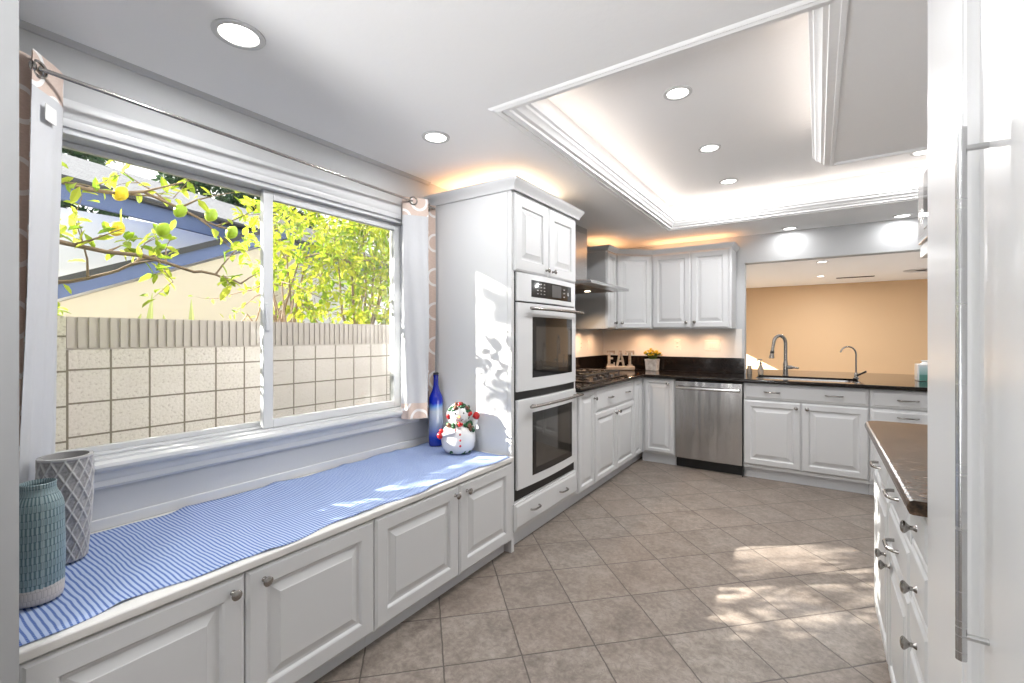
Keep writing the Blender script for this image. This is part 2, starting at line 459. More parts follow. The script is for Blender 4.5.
    def build(s, name, mats, parent=None, bev=0.0, sharp=35, kind=None, attr=None, solid=None, recalc=True, loose=False):
        base = LOC.get(parent.name, (0, 0, 0)) if parent else (0, 0, 0)
        me = bpy.data.meshes.new(name)
        me.from_pydata([(v[0] - base[0], v[1] - base[1], v[2] - base[2]) for v in s.v], [], s.f)
        if not isinstance(mats, (list, tuple)): mats = [mats]
        for m in mats: me.materials.append(m)
        for p, k in zip(me.polygons, s.m): p.material_index = k
        if any(u is not None for u in s.uv):
            ul = me.uv_layers.new(name='UVMap')
            for p, u in zip(me.polygons, s.uv):
                if u:
                    for li, q in zip(p.loop_indices, u): ul.data[li].uv = q
        for an, vals in s.att.items():
            at = me.attributes.new(an, 'FLOAT', 'POINT')
            at.data.foreach_set('value', vals)
        if loose:
            bm = bmesh.new(); bm.from_mesh(me)
            bmesh.ops.delete(bm, geom=[v for v in bm.verts if not v.link_faces], context='VERTS')
            bm.to_mesh(me); bm.free()
        if recalc:
            bm = bmesh.new(); bm.from_mesh(me)
            bmesh.ops.recalc_face_normals(bm, faces=bm.faces)
            bm.to_mesh(me); bm.free()
        me.polygons.foreach_set('use_smooth', [True] * len(me.polygons))
        me.set_sharp_from_angle(angle=R(sharp))
        me.update()
        o = bpy.data.objects.new(name, me)
        COL.objects.link(o)
        if parent:
            o.parent = parent; LOC[o.name] = base
        else:
            LOC[o.name] = (0, 0, 0)
        if bev:
            b = o.modifiers.new('edge', 'BEVEL'); b.width = bev; b.segments = 2; b.limit_method = 'ANGLE'; b.angle_limit = R(40)
        if solid:
            q = o.modifiers.new('cloth', 'SOLIDIFY'); q.thickness = solid[0]; q.offset = 0; q.material_offset = solid[1]
        if kind: o['kind'] = kind
        return o

def thing(name, label, cat, loc=(0, 0, 0), group=None):
    o = bpy.data.objects.new(name, None)
    o.empty_display_size = 0.05
    o.location = loc
    COL.objects.link(o)
    LOC[o.name] = tuple(loc)
    o['label'] = label; o['category'] = cat
    if group: o['group'] = group
    return o
def tag(o, label, cat, group=None):
    o['label'] = label; o['category'] = cat
    if group: o['group'] = group
    return o
def struct(o):
    o['kind'] = 'structure'; return o

# facing frames: a runs along the front, b is height, c comes out of the front
def F_left(x0): return lambda a, b, c: (x0 + c, a, b)          # faces +X
def F_back(y0): return lambda a, b, c: (a, y0 - c, b)          # faces -Y
def F_right(x0): return lambda a, b, c: (x0 - c, a, b)         # faces -X
def raised(t=0.02, fr=0.058):
    return [(0, 0), (0, t - 0.008), (0.003, t - 0.005), (0.006, t - 0.004), (0.012, t), (fr - 0.012, t), (fr - 0.007, t - 0.003), (fr - 0.002, t - 0.011), (fr + 0.008, t - 0.012), (fr + 0.012, t - 0.011), (fr + 0.036, t - 0.002), (fr + 0.038, t)]
def slab(t=0.02):
    return [(0, 0), (0, t - 0.010), (0.004, t - 0.007), (0.012, t - 0.006), (0.020, t - 0.001), (0.025, t)]
def door(name, T, a0, a1, b0, b1, parent, m=None, fr=0.058, prof=None):
    return MB().panel(T, a0, a1, b0, b1, prof or raised(fr=fr)).build(name, m or white, parent, sharp=9)
def knob(T, a, b, parent, c0=0.02):
    o = Vector(T(a, b, c0)); ax = Vector(T(a, b, c0 + 1)) - o
    return MB().lathe([(0.009, 0), (0.008, 0.003), (0.0055, 0.007), (0.006, 0.014), (0.012, 0.020), (0.016, 0.024), (0.0165, 0.028), (0.012, 0.032), (0.004, 0.0335)], o, ax, 16).build('knob', nickel, parent)
def pull(T, a, b, parent, w=0.05, c0=0.02, out=0.028, r=0.0060):
    pts = []
    for k in range(13):
        q = math.pi * k / 12
        pts.append(T(a - w * math.cos(q), b, c0 + out * min(1.0, math.sin(q) * 1.25)))
    return MB().tube(pts, r, 8).build('pull', nickel, parent)

# ---------------------------------------------------------------- room shell
XW = -2.27      # window wall face
YB = 5.47       # kitchen back wall face
CZ = 2.41       # ceiling
WT = 0.12       # wall thickness
ZT = 2.66       # tray ceiling
# floor
struct(MB().box(-2.40, 1.15, -2.72, YB + 0.13, -0.1, 0).build('floor', tile_m))
fl_carpet = mat('pale_carpet', (0.50, 0.48, 0.46), 0.95)
struct(MB().box(-2.40, 4.1, YB + 0.13, 11.62, -0.1, 0).build('floor_next_room', fl_carpet))
# window wall with its opening (window Y 0.41..2.12, Z 0.83..2.09) and the next room's side window
WY0, WY1, WZ0, WZ1 = 0.40, 2.12, 0.845, 2.095
def wall_with_hole(mb, y0, y1, z0, z1, hy0, hy1, hz0, hz1, x0, x1):
    mb.box(x0, x1, y0, hy0, z0, z1); mb.box(x0, x1, hy1, y1, z0, z1)
    mb.box(x0, x1, hy0, hy1, z0, hz0); mb.box(x0, x1, hy0, hy1, hz1, z1)
mb = MB(); wall_with_hole(mb, -2.72, YB + 0.13, 0, 2.78, WY0, WY1, WZ0, WZ1, XW - 0.14, XW)
struct(mb.build('wall_left', wall_m))
mb = MB(); wall_with_hole(mb, YB + 0.13, 11.62, 0, 2.78, 10.20, 11.42, 0.30, 1.52, XW - 0.14, XW)
struct(mb.build('wall_left_next_room', wall_m))
# stub wall that ends the bench, close to the camera
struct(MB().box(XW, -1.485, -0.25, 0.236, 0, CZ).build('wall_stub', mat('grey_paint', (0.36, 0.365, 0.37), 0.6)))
# back wall with the pass-through
OX0, OX1, OZ0, OZ1 = -0.655, 0.97, 0.875, 2.115
mb = MB()
mb.box(XW, OX0, YB, YB + 0.13, 0, 2.78); mb.box(OX1, 1.13, YB, YB + 0.13, 0, 2.78)
mb.box(OX0, OX1, YB, YB + 0.13, 0, OZ0); mb.box(OX0, OX1, YB, YB + 0.13, OZ1, 2.78)
struct(mb.build('wall_back', wall_m))
struct(MB().box(1.13, 4.1, YB, YB + 0.13, 0, 2.78).build('wall_next_room_front', wall_m))
struct(MB().box(XW - 0.14, 4.1, 11.5, 11.62, 0, 2.78).build('wall_far', tan_m))
struct(MB().box(4.0, 4.1, YB + 0.13, 11.5, 0, 2.78).build('wall_right_next_room', wall_m))
struct(MB().box(XW, 4.0, YB + 0.13, 11.5, CZ, CZ + 0.2).build('ceiling_next_room', ceil_m))
# right side
mb = MB(); mb.box(0.87, 0.99, -2.72, 2.80, 0, 2.78); mb.box(0.99, 1.13, 2.68, 2.80, 0, 2.78); mb.box(1.01, 1.13, 2.80, YB, 0, 2.78)
struct(mb.build('wall_right', wall_m))
struct(MB().box(XW, 0.87, -2.72, -2.6, 0, 2.78).build('wall_behind', wall_m))
# ceiling round the raised tray
TX0, TX1, TY0, TY1 = -1.255, 1.01, 1.775, 4.73
SX0, SY1 = 0.062, 3.50      # dropped soffit inside the tray
mb = MB()
mb.box(XW, TX0, -2.6, YB, CZ, 2.78)
mb.box(TX0, 0.87, -2.6, TY0, CZ, 2.78)
mb.box(TX0, TX1, TY1, YB, CZ, 2.78)
struct(mb.build('ceiling', ceil_m))
struct(MB().box(TX0, TX1, TY0, TY1, ZT, 2.78).build('ceiling_tray', ceil_m))
mb = MB().box(SX0, 0.87, TY0, SY1, CZ + 0.004, ZT); mb.box(0.87, TX1, 2.80, SY1, CZ + 0.004, ZT)
struct(mb.build('ceiling_soffit', ceil_m))
# tray moulding
prof = [(0, 0), (0.030, 0), (0.032, 0.012), (0.048, 0.018), (0.056, 0.030), (0.074, 0.040), (0.078, 0.052), (0.090, 0.058), (0.092, 0.086), (0.080, 0.086), (0.076, 0.066), (0, 0.066)]
path = [(TX1, TY1), (TX0, TY1), (TX0, TY0), (SX0, TY0), (SX0, SY1)]
struct(MB().sweep(prof, path, CZ, side=-1).build('trim_1', ceil_m))
# flat bead round the near side of the tray and the soffit
bead = [(-0.001, 0), (-0.001, -0.010), (0.012, -0.012), (0.022, -0.006), (0.030, -0.010), (0.040, -0.004), (0.042, 0)]
struct(MB().sweep(bead, [(SX0 - 0.03, TY0), (TX0, TY0), (TX0, TY1), (TX1, TY1)], CZ, side=-1).build('trim_2', ceil_m))
mb = MB().box(SX0, SX0 + 0.018, TY0, SY1, CZ - 0.012, CZ + 0.01); mb.box(SX0 + 0.018, TX1, SY1 - 0.018, SY1, CZ - 0.012, CZ + 0.01)
struct(mb.build('trim_3', ceil_m, bev=0.003))
# small cornice along the window wall
struct(MB().sweep([(0, 0), (0, -0.020), (0.006, -0.020), (0.014, -0.010), (0.020, 0)], [(XW, 0.236), (XW, 2.34)], CZ, side=1).build('trim_4', wall_m))
# baseboard above the bench
struct(MB().box(XW, XW + 0.012, 0.236, 2.33, 0.597, 0.640).build('baseboard_left', trim_white, bev=0.004))
# window casing, stool and apron
mb = MB()
cas = [(0, 0), (0.020, 0), (0.024, 0.010), (0.024, 0.060), (0.018, 0.070), (0.020, 0.085), (0.014, 0.098), (0, 0.098)]
def casing_bar(y0, y1, z0, z1, inner):
    if inner == 'h':     # top bar, profile in Z
        mb.rings([[(XW + o, y, z1 - h) for o, h in cas] for y in (y0, y1)])
    else:
        sgn = 1 if inner == '+' else -1
        e = y0 if inner == '+' else y1
        mb.rings([[(XW + o, e + sgn * h, z) for o, h in cas] for z in (z0, z1)])
casing_bar(WY0 - 0.098, WY1 + 0.098, 0, WZ1 + 0.095, 'h')
casing_bar(WY0 - 0.098, 0, WZ0, WZ1, '+')
casing_bar(0, WY1 + 0.098, WZ0, WZ1, '-')
mb.rings([[(XW + o, y, z) for o, z in [(0, 0.755), (0.014, 0.755), (0.020, 0.765), (0.018, 0.785), (0.024, 0.795), (0.024, 0.815), (0.034, 0.822), (0.046, 0.830), (0.050, 0.842), (0.046, 0.854), (0.030, 0.858), (0, 0.858)]] for y in (WY0 - 0.11, WY1 + 0.11)])
struct(mb.build('trim_5', trim_white))

# window: two sashes in a vinyl frame
win = MB()
fx0, fx1 = XW - 0.135, XW + 0.002
win.box(fx0, fx1, WY0, WY1, WZ0, 0.868); win.box(fx0, fx1, WY0, WY1, 2.070, WZ1)
win.box(fx0, fx1, WY0, 0.425, 0.868, 2.070); win.box(fx0, fx1, 2.105, WY1, 0.868, 2.070)
win.box(fx0 + 0.03, fx1 - 0.05, 0.425, 2.105, 0.868, 0.880)
wobj = struct(win.build('window_1', vinyl, bev=0.003))
def sash(xa, xb, y0, y1, z0, z1, w, name='sash'):
    m = MB()
    m.box(xa, xb, y0, y0 + w, z0, z1); m.box(xa, xb, y1 - w, y1, z0, z1)
    m.box(xa, xb, y0 + w, y1 - w, z0, z0 + w * 0.85); m.box(xa, xb, y0 + w, y1 - w, z1 - w * 0.85, z1)
    return m.build(name, vinyl, wobj, bev=0.003)
s1 = sash(XW - 0.105, XW - 0.080, 0.427, 1.275, 0.880, 2.068, 0.026)
s2 = sash(XW - 0.062, XW - 0.030, 1.205, 2.103, 0.870, 2.068, 0.050)
MB().box(XW - 0.094, XW - 0.090, 0.453, 1.250, 0.902, 2.046).build('pane', glass_m, s1)
MB().box(XW - 0.048, XW - 0.044, 1.255, 2.053, 0.912, 2.026).build('pane', glass_m, s2)
MB().box(XW - 0.122, XW - 0.121, 1.262, 2.105, 0.880, 2.068).build('insect_screen', mesh_m, wobj)
MB().box(XW - 0.034, XW - 0.020, 1.212, 1.232, 1.36, 1.50).build('latch', vinyl, wobj, bev=0.004)
# next room's window frame
m = MB()
for (a, b, c, d) in ((10.20, 10.24, 0.30, 1.52), (11.38, 11.42, 0.30, 1.52), (10.24, 11.38, 0.30, 0.34), (10.24, 11.38, 1.48, 1.52)):
    m.box(XW - 0.10, XW - 0.04, a, b, c, d)
w2 = struct(m.build('window_2', vinyl))
MB().box(XW - 0.072, XW - 0.068, 10.24, 11.38, 0.34, 1.48).build('pane', glass_m, w2)

# ---------------------------------------------------------------- lamps of the room
def can(x, y, z, label, w=CAN_W, group='recessed ceiling lights', col=(0.985, 0.99, 1.0), r=0.075):
    t = thing('recessed_light', label, 'ceiling light', (x, y, z), group)
    MB().lathe([(r * 0.74, -0.001), (r * 0.76, -0.006), (r * 0.98, -0.006), (r, -0.003), (r, 0.0), (r * 0.74, 0.0)], (x, y, z), seg=32).build('trim_ring', trim_white, t)
    MB().lathe([(r * 0.73, -0.0035), (r * 0.5, -0.0055), (0.002, -0.006)], (x, y, z), seg=28).build('lamp_lens', lens_m, t)
    light('can_lamp', 'AREA', (x, y, z - 0.012), w, col, size=0.11)
    return t
can(-1.715, 0.812, CZ, 'recessed ceiling light above the bench, the one nearest the camera', CAN_W * 0.6, r=0.085)
can(-1.715, 1.822, CZ, 'recessed ceiling light in front of the tall oven cabinet, over the bench', CAN_W * 0.45)
for y, nm in ((2.57, 'nearest of the row of three recessed lights in the raised tray ceiling'), (3.45, 'middle one of three recessed lights in a row in the tray ceiling'), (4.28, 'farthest of the row of three recessed lights in the raised tray ceiling')):
    can(-0.635, y, ZT, nm)
can(-0.235, 5.33, CZ, 'recessed light in the ceiling over the sink, above the left part of the pass-through', CAN_W * 0.14, r=0.07)
can(0.625, 5.33, CZ, 'recessed light over the pass-through beside the microwave', CAN_W * 0.14, r=0.07)
can(0.63, 4.37, ZT, 'recessed light half hidden by the tall white panel, beyond the ceiling soffit', CAN_W * 0.7)
for x, y in ((-0.5, -0.6), (-0.5, -1.9), (-1.6, -1.3), (-1.1, -0.2)):
    can(x, y, CZ, 'recessed ceiling light behind the camera', CAN_W * 0.6, group='recessed lights behind the camera')
can(0.05, 8.0, CZ, 'larger recessed light in the ceiling of the tan room', CAN_W * 2.6, 'lights in the tan room')
can(0.04, 9.9, CZ, 'smaller recessed light in the ceiling of the tan room, farther back', CAN_W * 2.6, 'lights in the tan room')
can(2.2, 8.0, CZ, 'recessed light in the tan room hidden behind the tall panel', CAN_W * 2.6, 'lights in the tan room')
# tray cove strips, over-cabinet strips, under-cabinet pucks
WARM = (1.0, 0.83, 0.70)
AMB = (1.0, 0.50, 0.22)
def strip(name, x, y, z, w, col, sx, sy, rx=0.0, ry=0.0):
    o = light(name, 'AREA', (x, y, z), w, col, (0, 0, 1), sx, sy)
    o.rotation_euler = (math.pi + rx, 0, 0) if not ry else (0, math.pi + ry, 0)     # faces up, tilted by rx or ry
strip('cove_strip_side', TX0 + 0.040, (TY0 + TY1) / 2, CZ + 0.072, 2.0, WARM, 0.03, 2.8, ry=R(56))
strip('cove_strip_back', -0.15, TY1 - 0.040, CZ + 0.072, 1.4, WARM, 2.1, 0.03, rx=R(56))
strip('cove_strip_soffit', SX0 - 0.040, 2.65, CZ + 0.072, 0.8, WARM, 0.03, 1.6, ry=R(-56))
strip('over_oven_strip', -2.00, 2.55, 2.318, 1.5, AMB, 0.5, 0.25)
strip('over_oven_strip', -1.75, 2.80, 2.318, 1.5, (1, 0.80, 0.58), 0.2, 0.6)
strip('over_cabinet_strip', -2.05, 4.95, 2.275, 1.2, AMB, 0.25, 0.6)
strip('over_cabinet_strip', -1.20, 5.34, 2.275, 1.5, AMB, 0.85, 0.12)
for x, y in ((-2.13, 4.72), (-2.10, 5.05), (-1.75, 5.29), (-1.36, 5.30), (-0.98, 5.30)):
    light('under_cabinet_puck', 'SPOT', (x, y, 1.405), 6.5, (1, 0.62, 0.37), (0, 0, -1), 0.02, spot=R(165), blend=1.0)
light('hood_lamp', 'SPOT', (-1.94, 3.88, 1.775), 9, (1, 0.66, 0.38), (0, 0, -1), 0.02, spot=R(120))
light('hood_lamp', 'SPOT', (-1.94, 4.27, 1.775), 9, (1, 0.66, 0.38), (0, 0, -1), 0.02, spot=R(120))

# ---------------------------------------------------------------- bench
XF = -1.55           # outer face of the doors on the window side
XB = XF - 0.02       # face of the cabinet boxes
TL = F_left(XB)
BZ = 0.597           # bench top
def bench_unit(y0, y1, doors, knobs, label):
    t = thing('bench_cabinet', label, 'cabinet', (-1.9, (y0 + y1) / 2, 0), 'window bench cabinets')
    MB().box(XW + 0.002, XB, y0 + 0.001, y1 - 0.001, 0.10, BZ - 0.030).build('body', white, t)
    MB().box(XW + 0.05, XB - 0.045, y0 + 0.001, y1 - 0.001, 0, 0.10).build('toe_kick', toe_m, t)
    for (a, b), (k, kz) in zip(doors, knobs):
        d = door('door', TL, a, b, 0.088, 0.562, t, fr=0.075)
        knob(TL, k, kz, d)
bench_unit(0.240, 1.279, [(0.246, 0.754), (0.758, 1.277)], [(0.716, 0.516), (0.815, 0.516)], 'white bench base cabinet beside the two vases, nearest the camera')
bench_unit(1.279, 2.322, [(1.281, 1.822), (1.826, 2.318)], [(1.790, 0.516), (1.884, 0.514)], 'white bench base cabinet beside the oven cabinet, two raised panel doors')
tag(MB().box(XW + 0.001, XF + 0.006, 0.238, 2.330, BZ - 0.028, BZ).build('window_bench', lip_m, bev=0.005), 'white painted bench top under the window, its front edge bare', 'bench')
# runner with a wavy edge
mb = MB(); NX, NY = 24, 150
rx0, rx1, ry0, ry1 = XW + 0.035, XF - 0.030, 0.245, 2.300
grid = []
for j in range(NY + 1):
    y = ry0 + (ry1 - ry0) * j / NY
    f = j / NY
    e1 = rx1 + 0.012 * math.sin(y * 9.1) + 0.008 * math.sin(y * 21 + 1) + 0.024 * f
    e0 = rx0 + 0.010 * math.sin(y * 8.3 + 2) + 0.007 * math.sin(y * 19) - 0.010 * f
    for i in range(NX + 1):
        u = i / NX
        x = e0 + (e1 - e0) * u
        z = BZ + 0.0035 + 0.0014 * math.sin(y * 31 + x * 17) + 0.0012 * math.sin(x * 60 + y * 12)
        z += 0.007 * max(0, math.sin(y * 16.0 + 0.7)) ** 8 * (u ** 14 + (1 - u) ** 14)
        grid.append((x, y, z))
W = NX + 1
low = [(q[0], q[1], BZ + 0.0006) for q in grid]
faces = [(j * W + i, j * W + i + 1, (j + 1) * W + i + 1, (j + 1) * W + i) for j in range(NY) for i in range(NX)]
mb.add(grid, faces)
o = mb.build('bench_runner', runner_m, sharp=60, recalc=False, solid=(0.0022, 0))
tag(o, 'long blue and white striped cotton runner on the window bench', 'runner')

# ---------------------------------------------------------------- oven cabinet and ovens
OY0, OY1 = 2.331, 3.226
t = thing('oven_cabinet', 'tall white cabinet that holds the double oven, doors above and a drawer below', 'cabinet', (-1.9, 2.78, 0))
mb = MB()
mb.box(XW + 0.002, XB - 0.026, OY0, OY0 + 0.032, 0, 2.245); mb.box(XW + 0.002, XB, OY1 - 0.020, OY1, 0.10, 2.245)
mb.box(XW + 0.002, XW + 0.02, OY0 + 0.032, OY1 - 0.02, 0.10, 2.245)
mb.box(XW + 0.02, XB, OY0 + 0.033, OY1 - 0.02, 0.10, 0.118); mb.box(XW + 0.02, XB, OY0 + 0.032, OY1 - 0.02, 0.285, 0.300)
mb.box(XW + 0.02, XB, OY0 + 0.032, OY1 - 0.02, 1.742, 1.760); mb.box(XW + 0.02, XB, OY0 + 0.032, OY1 - 0.02, 2.225, 2.245)
mb.build('carcass', white, t)
MB().box(XB - 0.025, XB + 0.004, OY0, OY0 + 0.032, 0.0, 2.245).build('stile', white, t, bev=0.002)
MB().box(XW + 0.05, XB - 0.045, OY0 + 0.032, OY1, 0, 0.10).build('toe_kick', toe_m, t)
for a, b, k in ((2.353, 2.778, 2.735), (2.782, 3.205, 2.826)):
    d = door('door', TL, a, b, 1.742, 2.226, t, fr=0.085)
    knob(TL, k, 1.783, d)
d = MB().panel(TL, 2.350, 3.216, 0.120, 0.292, slab()).build('drawer', white, t, sharp=9)
pull(TL, 2.585, 0.210, d, 0.052); pull(TL, 2.985, 0.210, d, 0.052)
crown = [(0, -0.005), (0.012, -0.005), (0.014, 0.012), (0.022, 0.022), (0.030, 0.036), (0.036, 0.044), (0.040, 0.052), (0.040, 0.066), (0, 0.066)]
MB().sweep(crown, [(XW + 0.002, OY0), (XF, OY0), (XF, OY1), (XW + 0.002, OY1)], 2.237, side=1).build('crown_moulding', white, t)
MB().prism([(XW + 0.01, OY0), (XF, OY0), (XF, OY1), (XW + 0.01, OY1)], 2.245, 2.262).build('top_board', white, t)

ov = thing('double_oven', 'white double wall oven with black glass windows and steel bar handles', 'oven', (-1.8, 2.78, 0.3))
PY0, PY1 = 2.368, 3.200
MB().box(-2.16, XB + 0.002, PY0, PY1, 0.305, 1.738).build('housing', black, ov)
def bowed(name, z0, z1, m, out0=0.014, out1=0.030, parent=None, y0=PY0 + 0.012, y1=PY1 - 0.006, base=0.0, edge_r=0.004):
    """front panel that bows out in plan"""
    loops = []; n_ = 16
    mbx = MB()
    ys = [y0 + (y1 - y0) * k / n_ for k in range(n_ + 1)]
    def ox(y):
        q = (y - y0) / (y1 - y0) * 2 - 1
        return XB + base + out0 + (out1 - out0) * (1 - q * q)
    for y in ys:
        loops.append([(XB + base + 0.001, y, z0), (ox(y) - edge_r, y, z0), (ox(y), y, z0 + edge_r), (ox(y), y, z1 - edge_r), (ox(y) - edge_r, y, z1), (XB + base + 0.001, y, z1)])
    mbx.rings(loops)
    return mbx.build(name, m, parent), ox
cp, oxc = bowed('control_panel', 1.556, 1.736, oven_white, parent=ov)
def on_bow(name, ox, y0, y1, z0, z1, m, parent, th=0.0015, r=0.0):
    mbx = MB(); n_ = 12
    mbx.rings([[(ox(y) - 0.003, y, z0), (ox(y) + th, y, z0), (ox(y) + th, y, z1), (ox(y) - 0.003, y, z1)] for y in [y0 + (y1 - y0) * k / n_ for k in range(n_ + 1)]])
    return mbx.build(name, m, parent)
gl = on_bow('display_glass', oxc, 2.535, 3.115, 1.590, 1.700, black_glass, cp)
on_bow('display_screen', oxc, 2.80, 2.94, 1.605, 1.690, screen_grey, cp, 0.0022)
for i in range(4):
    for j in range(3):
        y = 2.60 + 0.042 * j; z = 1.612 + 0.022 * i
        MB().box(oxc(y) + 0.0010, oxc(y) + 0.0024, y, y + 0.020, z, z + 0.006).build('key', keys_m, cp)
for j in range(3):
    MB().box(oxc(3.0) + 0.0008, oxc(3.0) + 0.0032, 2.975, 3.0, 1.615 + 0.026 * j, 1.622 + 0.026 * j).build('key', keys_m, cp)
MB().lathe([(0.013, 0), (0.013, 0.004)], (oxc(3.05), 3.055, 1.642), (1, 0, 0), 16).build('dial', keys_m, cp)
def oven_door(z0, z1, g0, g1, hz):
    d, ox = bowed('oven_door', z0, z1, oven_white, 0.020, 0.040, ov)
    on_bow('window_border', ox, 2.535, 3.115, g0, g1, black_glass, d)
    on_bow('window_glass', ox, 2.575, 3.080, g0 + 0.045, g1 - 0.062, oven_window, d, 0.0022)
    h = MB(); pts = []
    for k in range(13):
        y = 2.470 + (3.230 - 2.470) * k / 12; q = k / 6 - 1
        pts.append((ox(2.79) + 0.030 + 0.018 * (1 - q * q) - 0.008, y, hz))
    h.tube(pts, 0.0105, 12)
    hb = h.build('handle', nickel, d)
    for y in (2.53, 3.155):
        MB().tube([(ox(y) - 0.002, y, hz), (ox(2.79) + 0.034, y, hz)], 0.008, 8).build('handle_post', nickel, hb)
oven_door(0.985, 1.546, 1.065, 1.460, 1.512)
oven_door(0.372, 0.932, 0.432, 0.840, 0.885)

# ---------------------------------------------------------------- window-side base run with the cooktop
Y1a, Y2a, Y3a, YE = 3.228, 3.572, 4.552, 4.80
def base_body(t, T, a0, a1, depth, z1=0.897, toe=0.045):
    MB().box(a0 + 0.001, a1 - 0.001, 0.10, z1, -depth, 0.0, T=lambda a, b, c: T(a, b, c)).build('body', white, t)
    MB().box(a0 + 0.001, a1 - 0.001, 0.0, 0.10, -depth + 0.02, -toe, T=lambda a, b, c: T(a, b, c)).build('toe_kick', toe_m, t)
t = thing('base_cabinet', 'narrow white base cabinet between the oven cabinet and the cooktop drawers', 'cabinet', (-1.9, 3.4, 0), 'kitchen base cabinets')
base_body(t, TL, Y1a, Y2a, 0.66)
d = door('door', TL, 3.262, 3.566, 0.097, 0.890, t, fr=0.055); knob(TL, 3.545, 0.815, d)
t = thing('base_cabinet', 'white base cabinet under the cooktop with one wide drawer and two doors', 'cabinet', (-1.9, 4.06, 0), 'kitchen base cabinets')
base_body(t, TL, Y2a, Y3a, 0.66)
d = MB().panel(TL, 3.580, 4.545, 0.690, 0.890, slab()).build('drawer', white, t, sharp=9)
pull(TL, 3.895, 0.790, d, 0.045); pull(TL, 4.340, 0.790, d, 0.045)
d = door('door', TL, 3.580, 4.046, 0.097, 0.682, t); knob(TL, 4.005, 0.635, d)
d = door('door', TL, 4.052, 4.545, 0.097, 0.682, t); knob(TL, 4.095, 0.635, d)
t = thing('base_cabinet', 'narrow white corner base cabinet with a tall door beyond the cooktop drawer', 'cabinet', (-1.9, 4.9, 0), 'kitchen base cabinets')
MB().box(XW + 0.003, XB, Y3a, YB - 0.003, 0.10, 0.897).build('body', white, t)
MB().box(XW + 0.05, XB - 0.045, Y3a, YB - 0.003, 0, 0.10).build('toe_kick', toe_m, t)
door('door', TL, 4.560, 4.795, 0.097, 0.890, t, fr=0.05)
# back run
YF = 4.80; YBX = YF + 0.02
TB = F_back(YBX)
t = thing('base_cabinet', 'narrow white base cabinet touching the dishwasher, knob at the top corner of its door', 'cabinet', (-1.38, 5.1, 0), 'kitchen base cabinets')
base_body(t, TB, XB + 0.002, -1.216, 0.64)
d = door('door', TB, -1.528, -1.224, 0.120, 0.890, t, fr=0.05); knob(TB, -1.282, 0.845, d)
dw = thing('dishwasher', 'stainless steel dishwasher with a bar handle and black toe kick', 'dishwasher', (-0.9, 5.1, 0))
MB().box(-1.212, -0.592, YBX, YB - 0.01, 0.10, 0.890).build('tub', black, dw)
mb = MB(); loops = []
for k in range(17):
    x = -1.208 + 0.612 * k / 16; q = k / 8 - 1
    yo = YBX - 0.022 - 0.006 * (1 - q * q)
    loops.append([(x, YBX - 0.001, 0.104), (x, yo + 0.004, 0.104), (x, yo, 0.108), (x, yo, 0.878), (x, yo + 0.010, 0.888), (x, YBX - 0.001, 0.888)])
dd = mb.rings(loops).build('door', dw_steel, dw)
hb = MB().tube([(-1.19 + 0.576 * k / 14, YBX - 0.058 - 0.010 * (1 - (k / 7 - 1) ** 2), 0.815) for k in range(15)], 0.0165, 12).build('handle', steel, dd)
for x in (-1.175, -0.629):
    MB().box(x - 0.012, x + 0.012, YBX - 0.060, YBX - 0.018, 0.803, 0.827).build('handle_bracket', steel, hb, bev=0.003)
MB().box(-1.212, -0.592, YBX + 0.045, YBX + 0.06, 0.0, 0.10).build('toe_kick', black, dw)
MB().box(-0.598, -0.588, YBX - 0.015, YBX + 0.05, 0.0, 0.890).build('side_gap', black, dw)
t = thing('sink_cabinet', 'white sink base cabinet right of the dishwasher, two doors under a false drawer', 'cabinet', (-0.116, 5.1, 0), 'kitchen base cabinets')
base_body(t, TB, -0.586, 0.354, 0.64, 0.70)
MB().box(-0.585, 0.353, YBX, YBX + 0.02, 0.70, 0.897).build('front_rail', white, t)
d = MB().panel(TB, -0.582, 0.350, 0.745, 0.890, slab()).build('false_drawer', white, t, sharp=9)
pull(TB, -0.350, 0.818, d, 0.062, r=0.0060); pull(TB, 0.115, 0.818, d, 0.062, r=0.0060)
d = door('door', TB, -0.582, -0.128, 0.132, 0.734, t, fr=0.065); knob(TB, -0.162, 0.690, d)
d = door('door', TB, -0.122, 0.350, 0.132, 0.734, t, fr=0.065); knob(TB, -0.080, 0.690, d)
t = thing('drawer_cabinet', 'white three drawer base cabinet past the sink, beside the tall white panel', 'cabinet', (0.68, 5.1, 0), 'kitchen base cabinets')
base_body(t, TB, 0.354, 1.005, 0.64)
for z0, z1, zp in ((0.745, 0.890, 0.815), (0.560, 0.732, 0.675), (0.132, 0.550, 0.45)):
    d = MB().panel(TB, 0.362, 0.998, z0, z1, slab()).build('drawer', white, t, sharp=9); pull(TB, 0.60, zp, d, 0.065, r=0.0060)

# counter (L shape plus the pass-through bar) with a sink cut-out
CT = 0.932; CB = 0.898
SKX0, SKX1, SKY0, SKY1 = -0.50, 0.30, 4.905, 5.36
mb = MB()
mb.box(XW + 0.002, -1.525, Y1a, 4.775, CB, CT)
mb.box(XW + 0.002, SKX0, 4.775, YB - 0.001, CB, CT)
mb.box(SKX0, SKX1, 4.775, SKY0, CB, CT); mb.box(SKX0, SKX1, SKY1, YB - 0.001, CB, CT)
mb.box(SKX1, 1.005, 4.775, YB - 0.001, CB, CT)
mb.box(OX0 + 0.004, OX1 - 0.004, YB - 0.001, YB + 0.135, CB, CT); mb.box(OX0 - 0.1, 1.12, YB + 0.135, 6.30, CB, CT)
bn = [(0, 0), (0.006, 0.002), (0.010, 0.010), (0.011, 0.017), (0.010, 0.024), (0.006, 0.032), (0, 0.034)]
mb.sweep(bn, [(-1.525, Y1a), (-1.525, 4.775), (1.005, 4.775)], CB, side=1)
co_ = mb.build('granite_counter', granite)
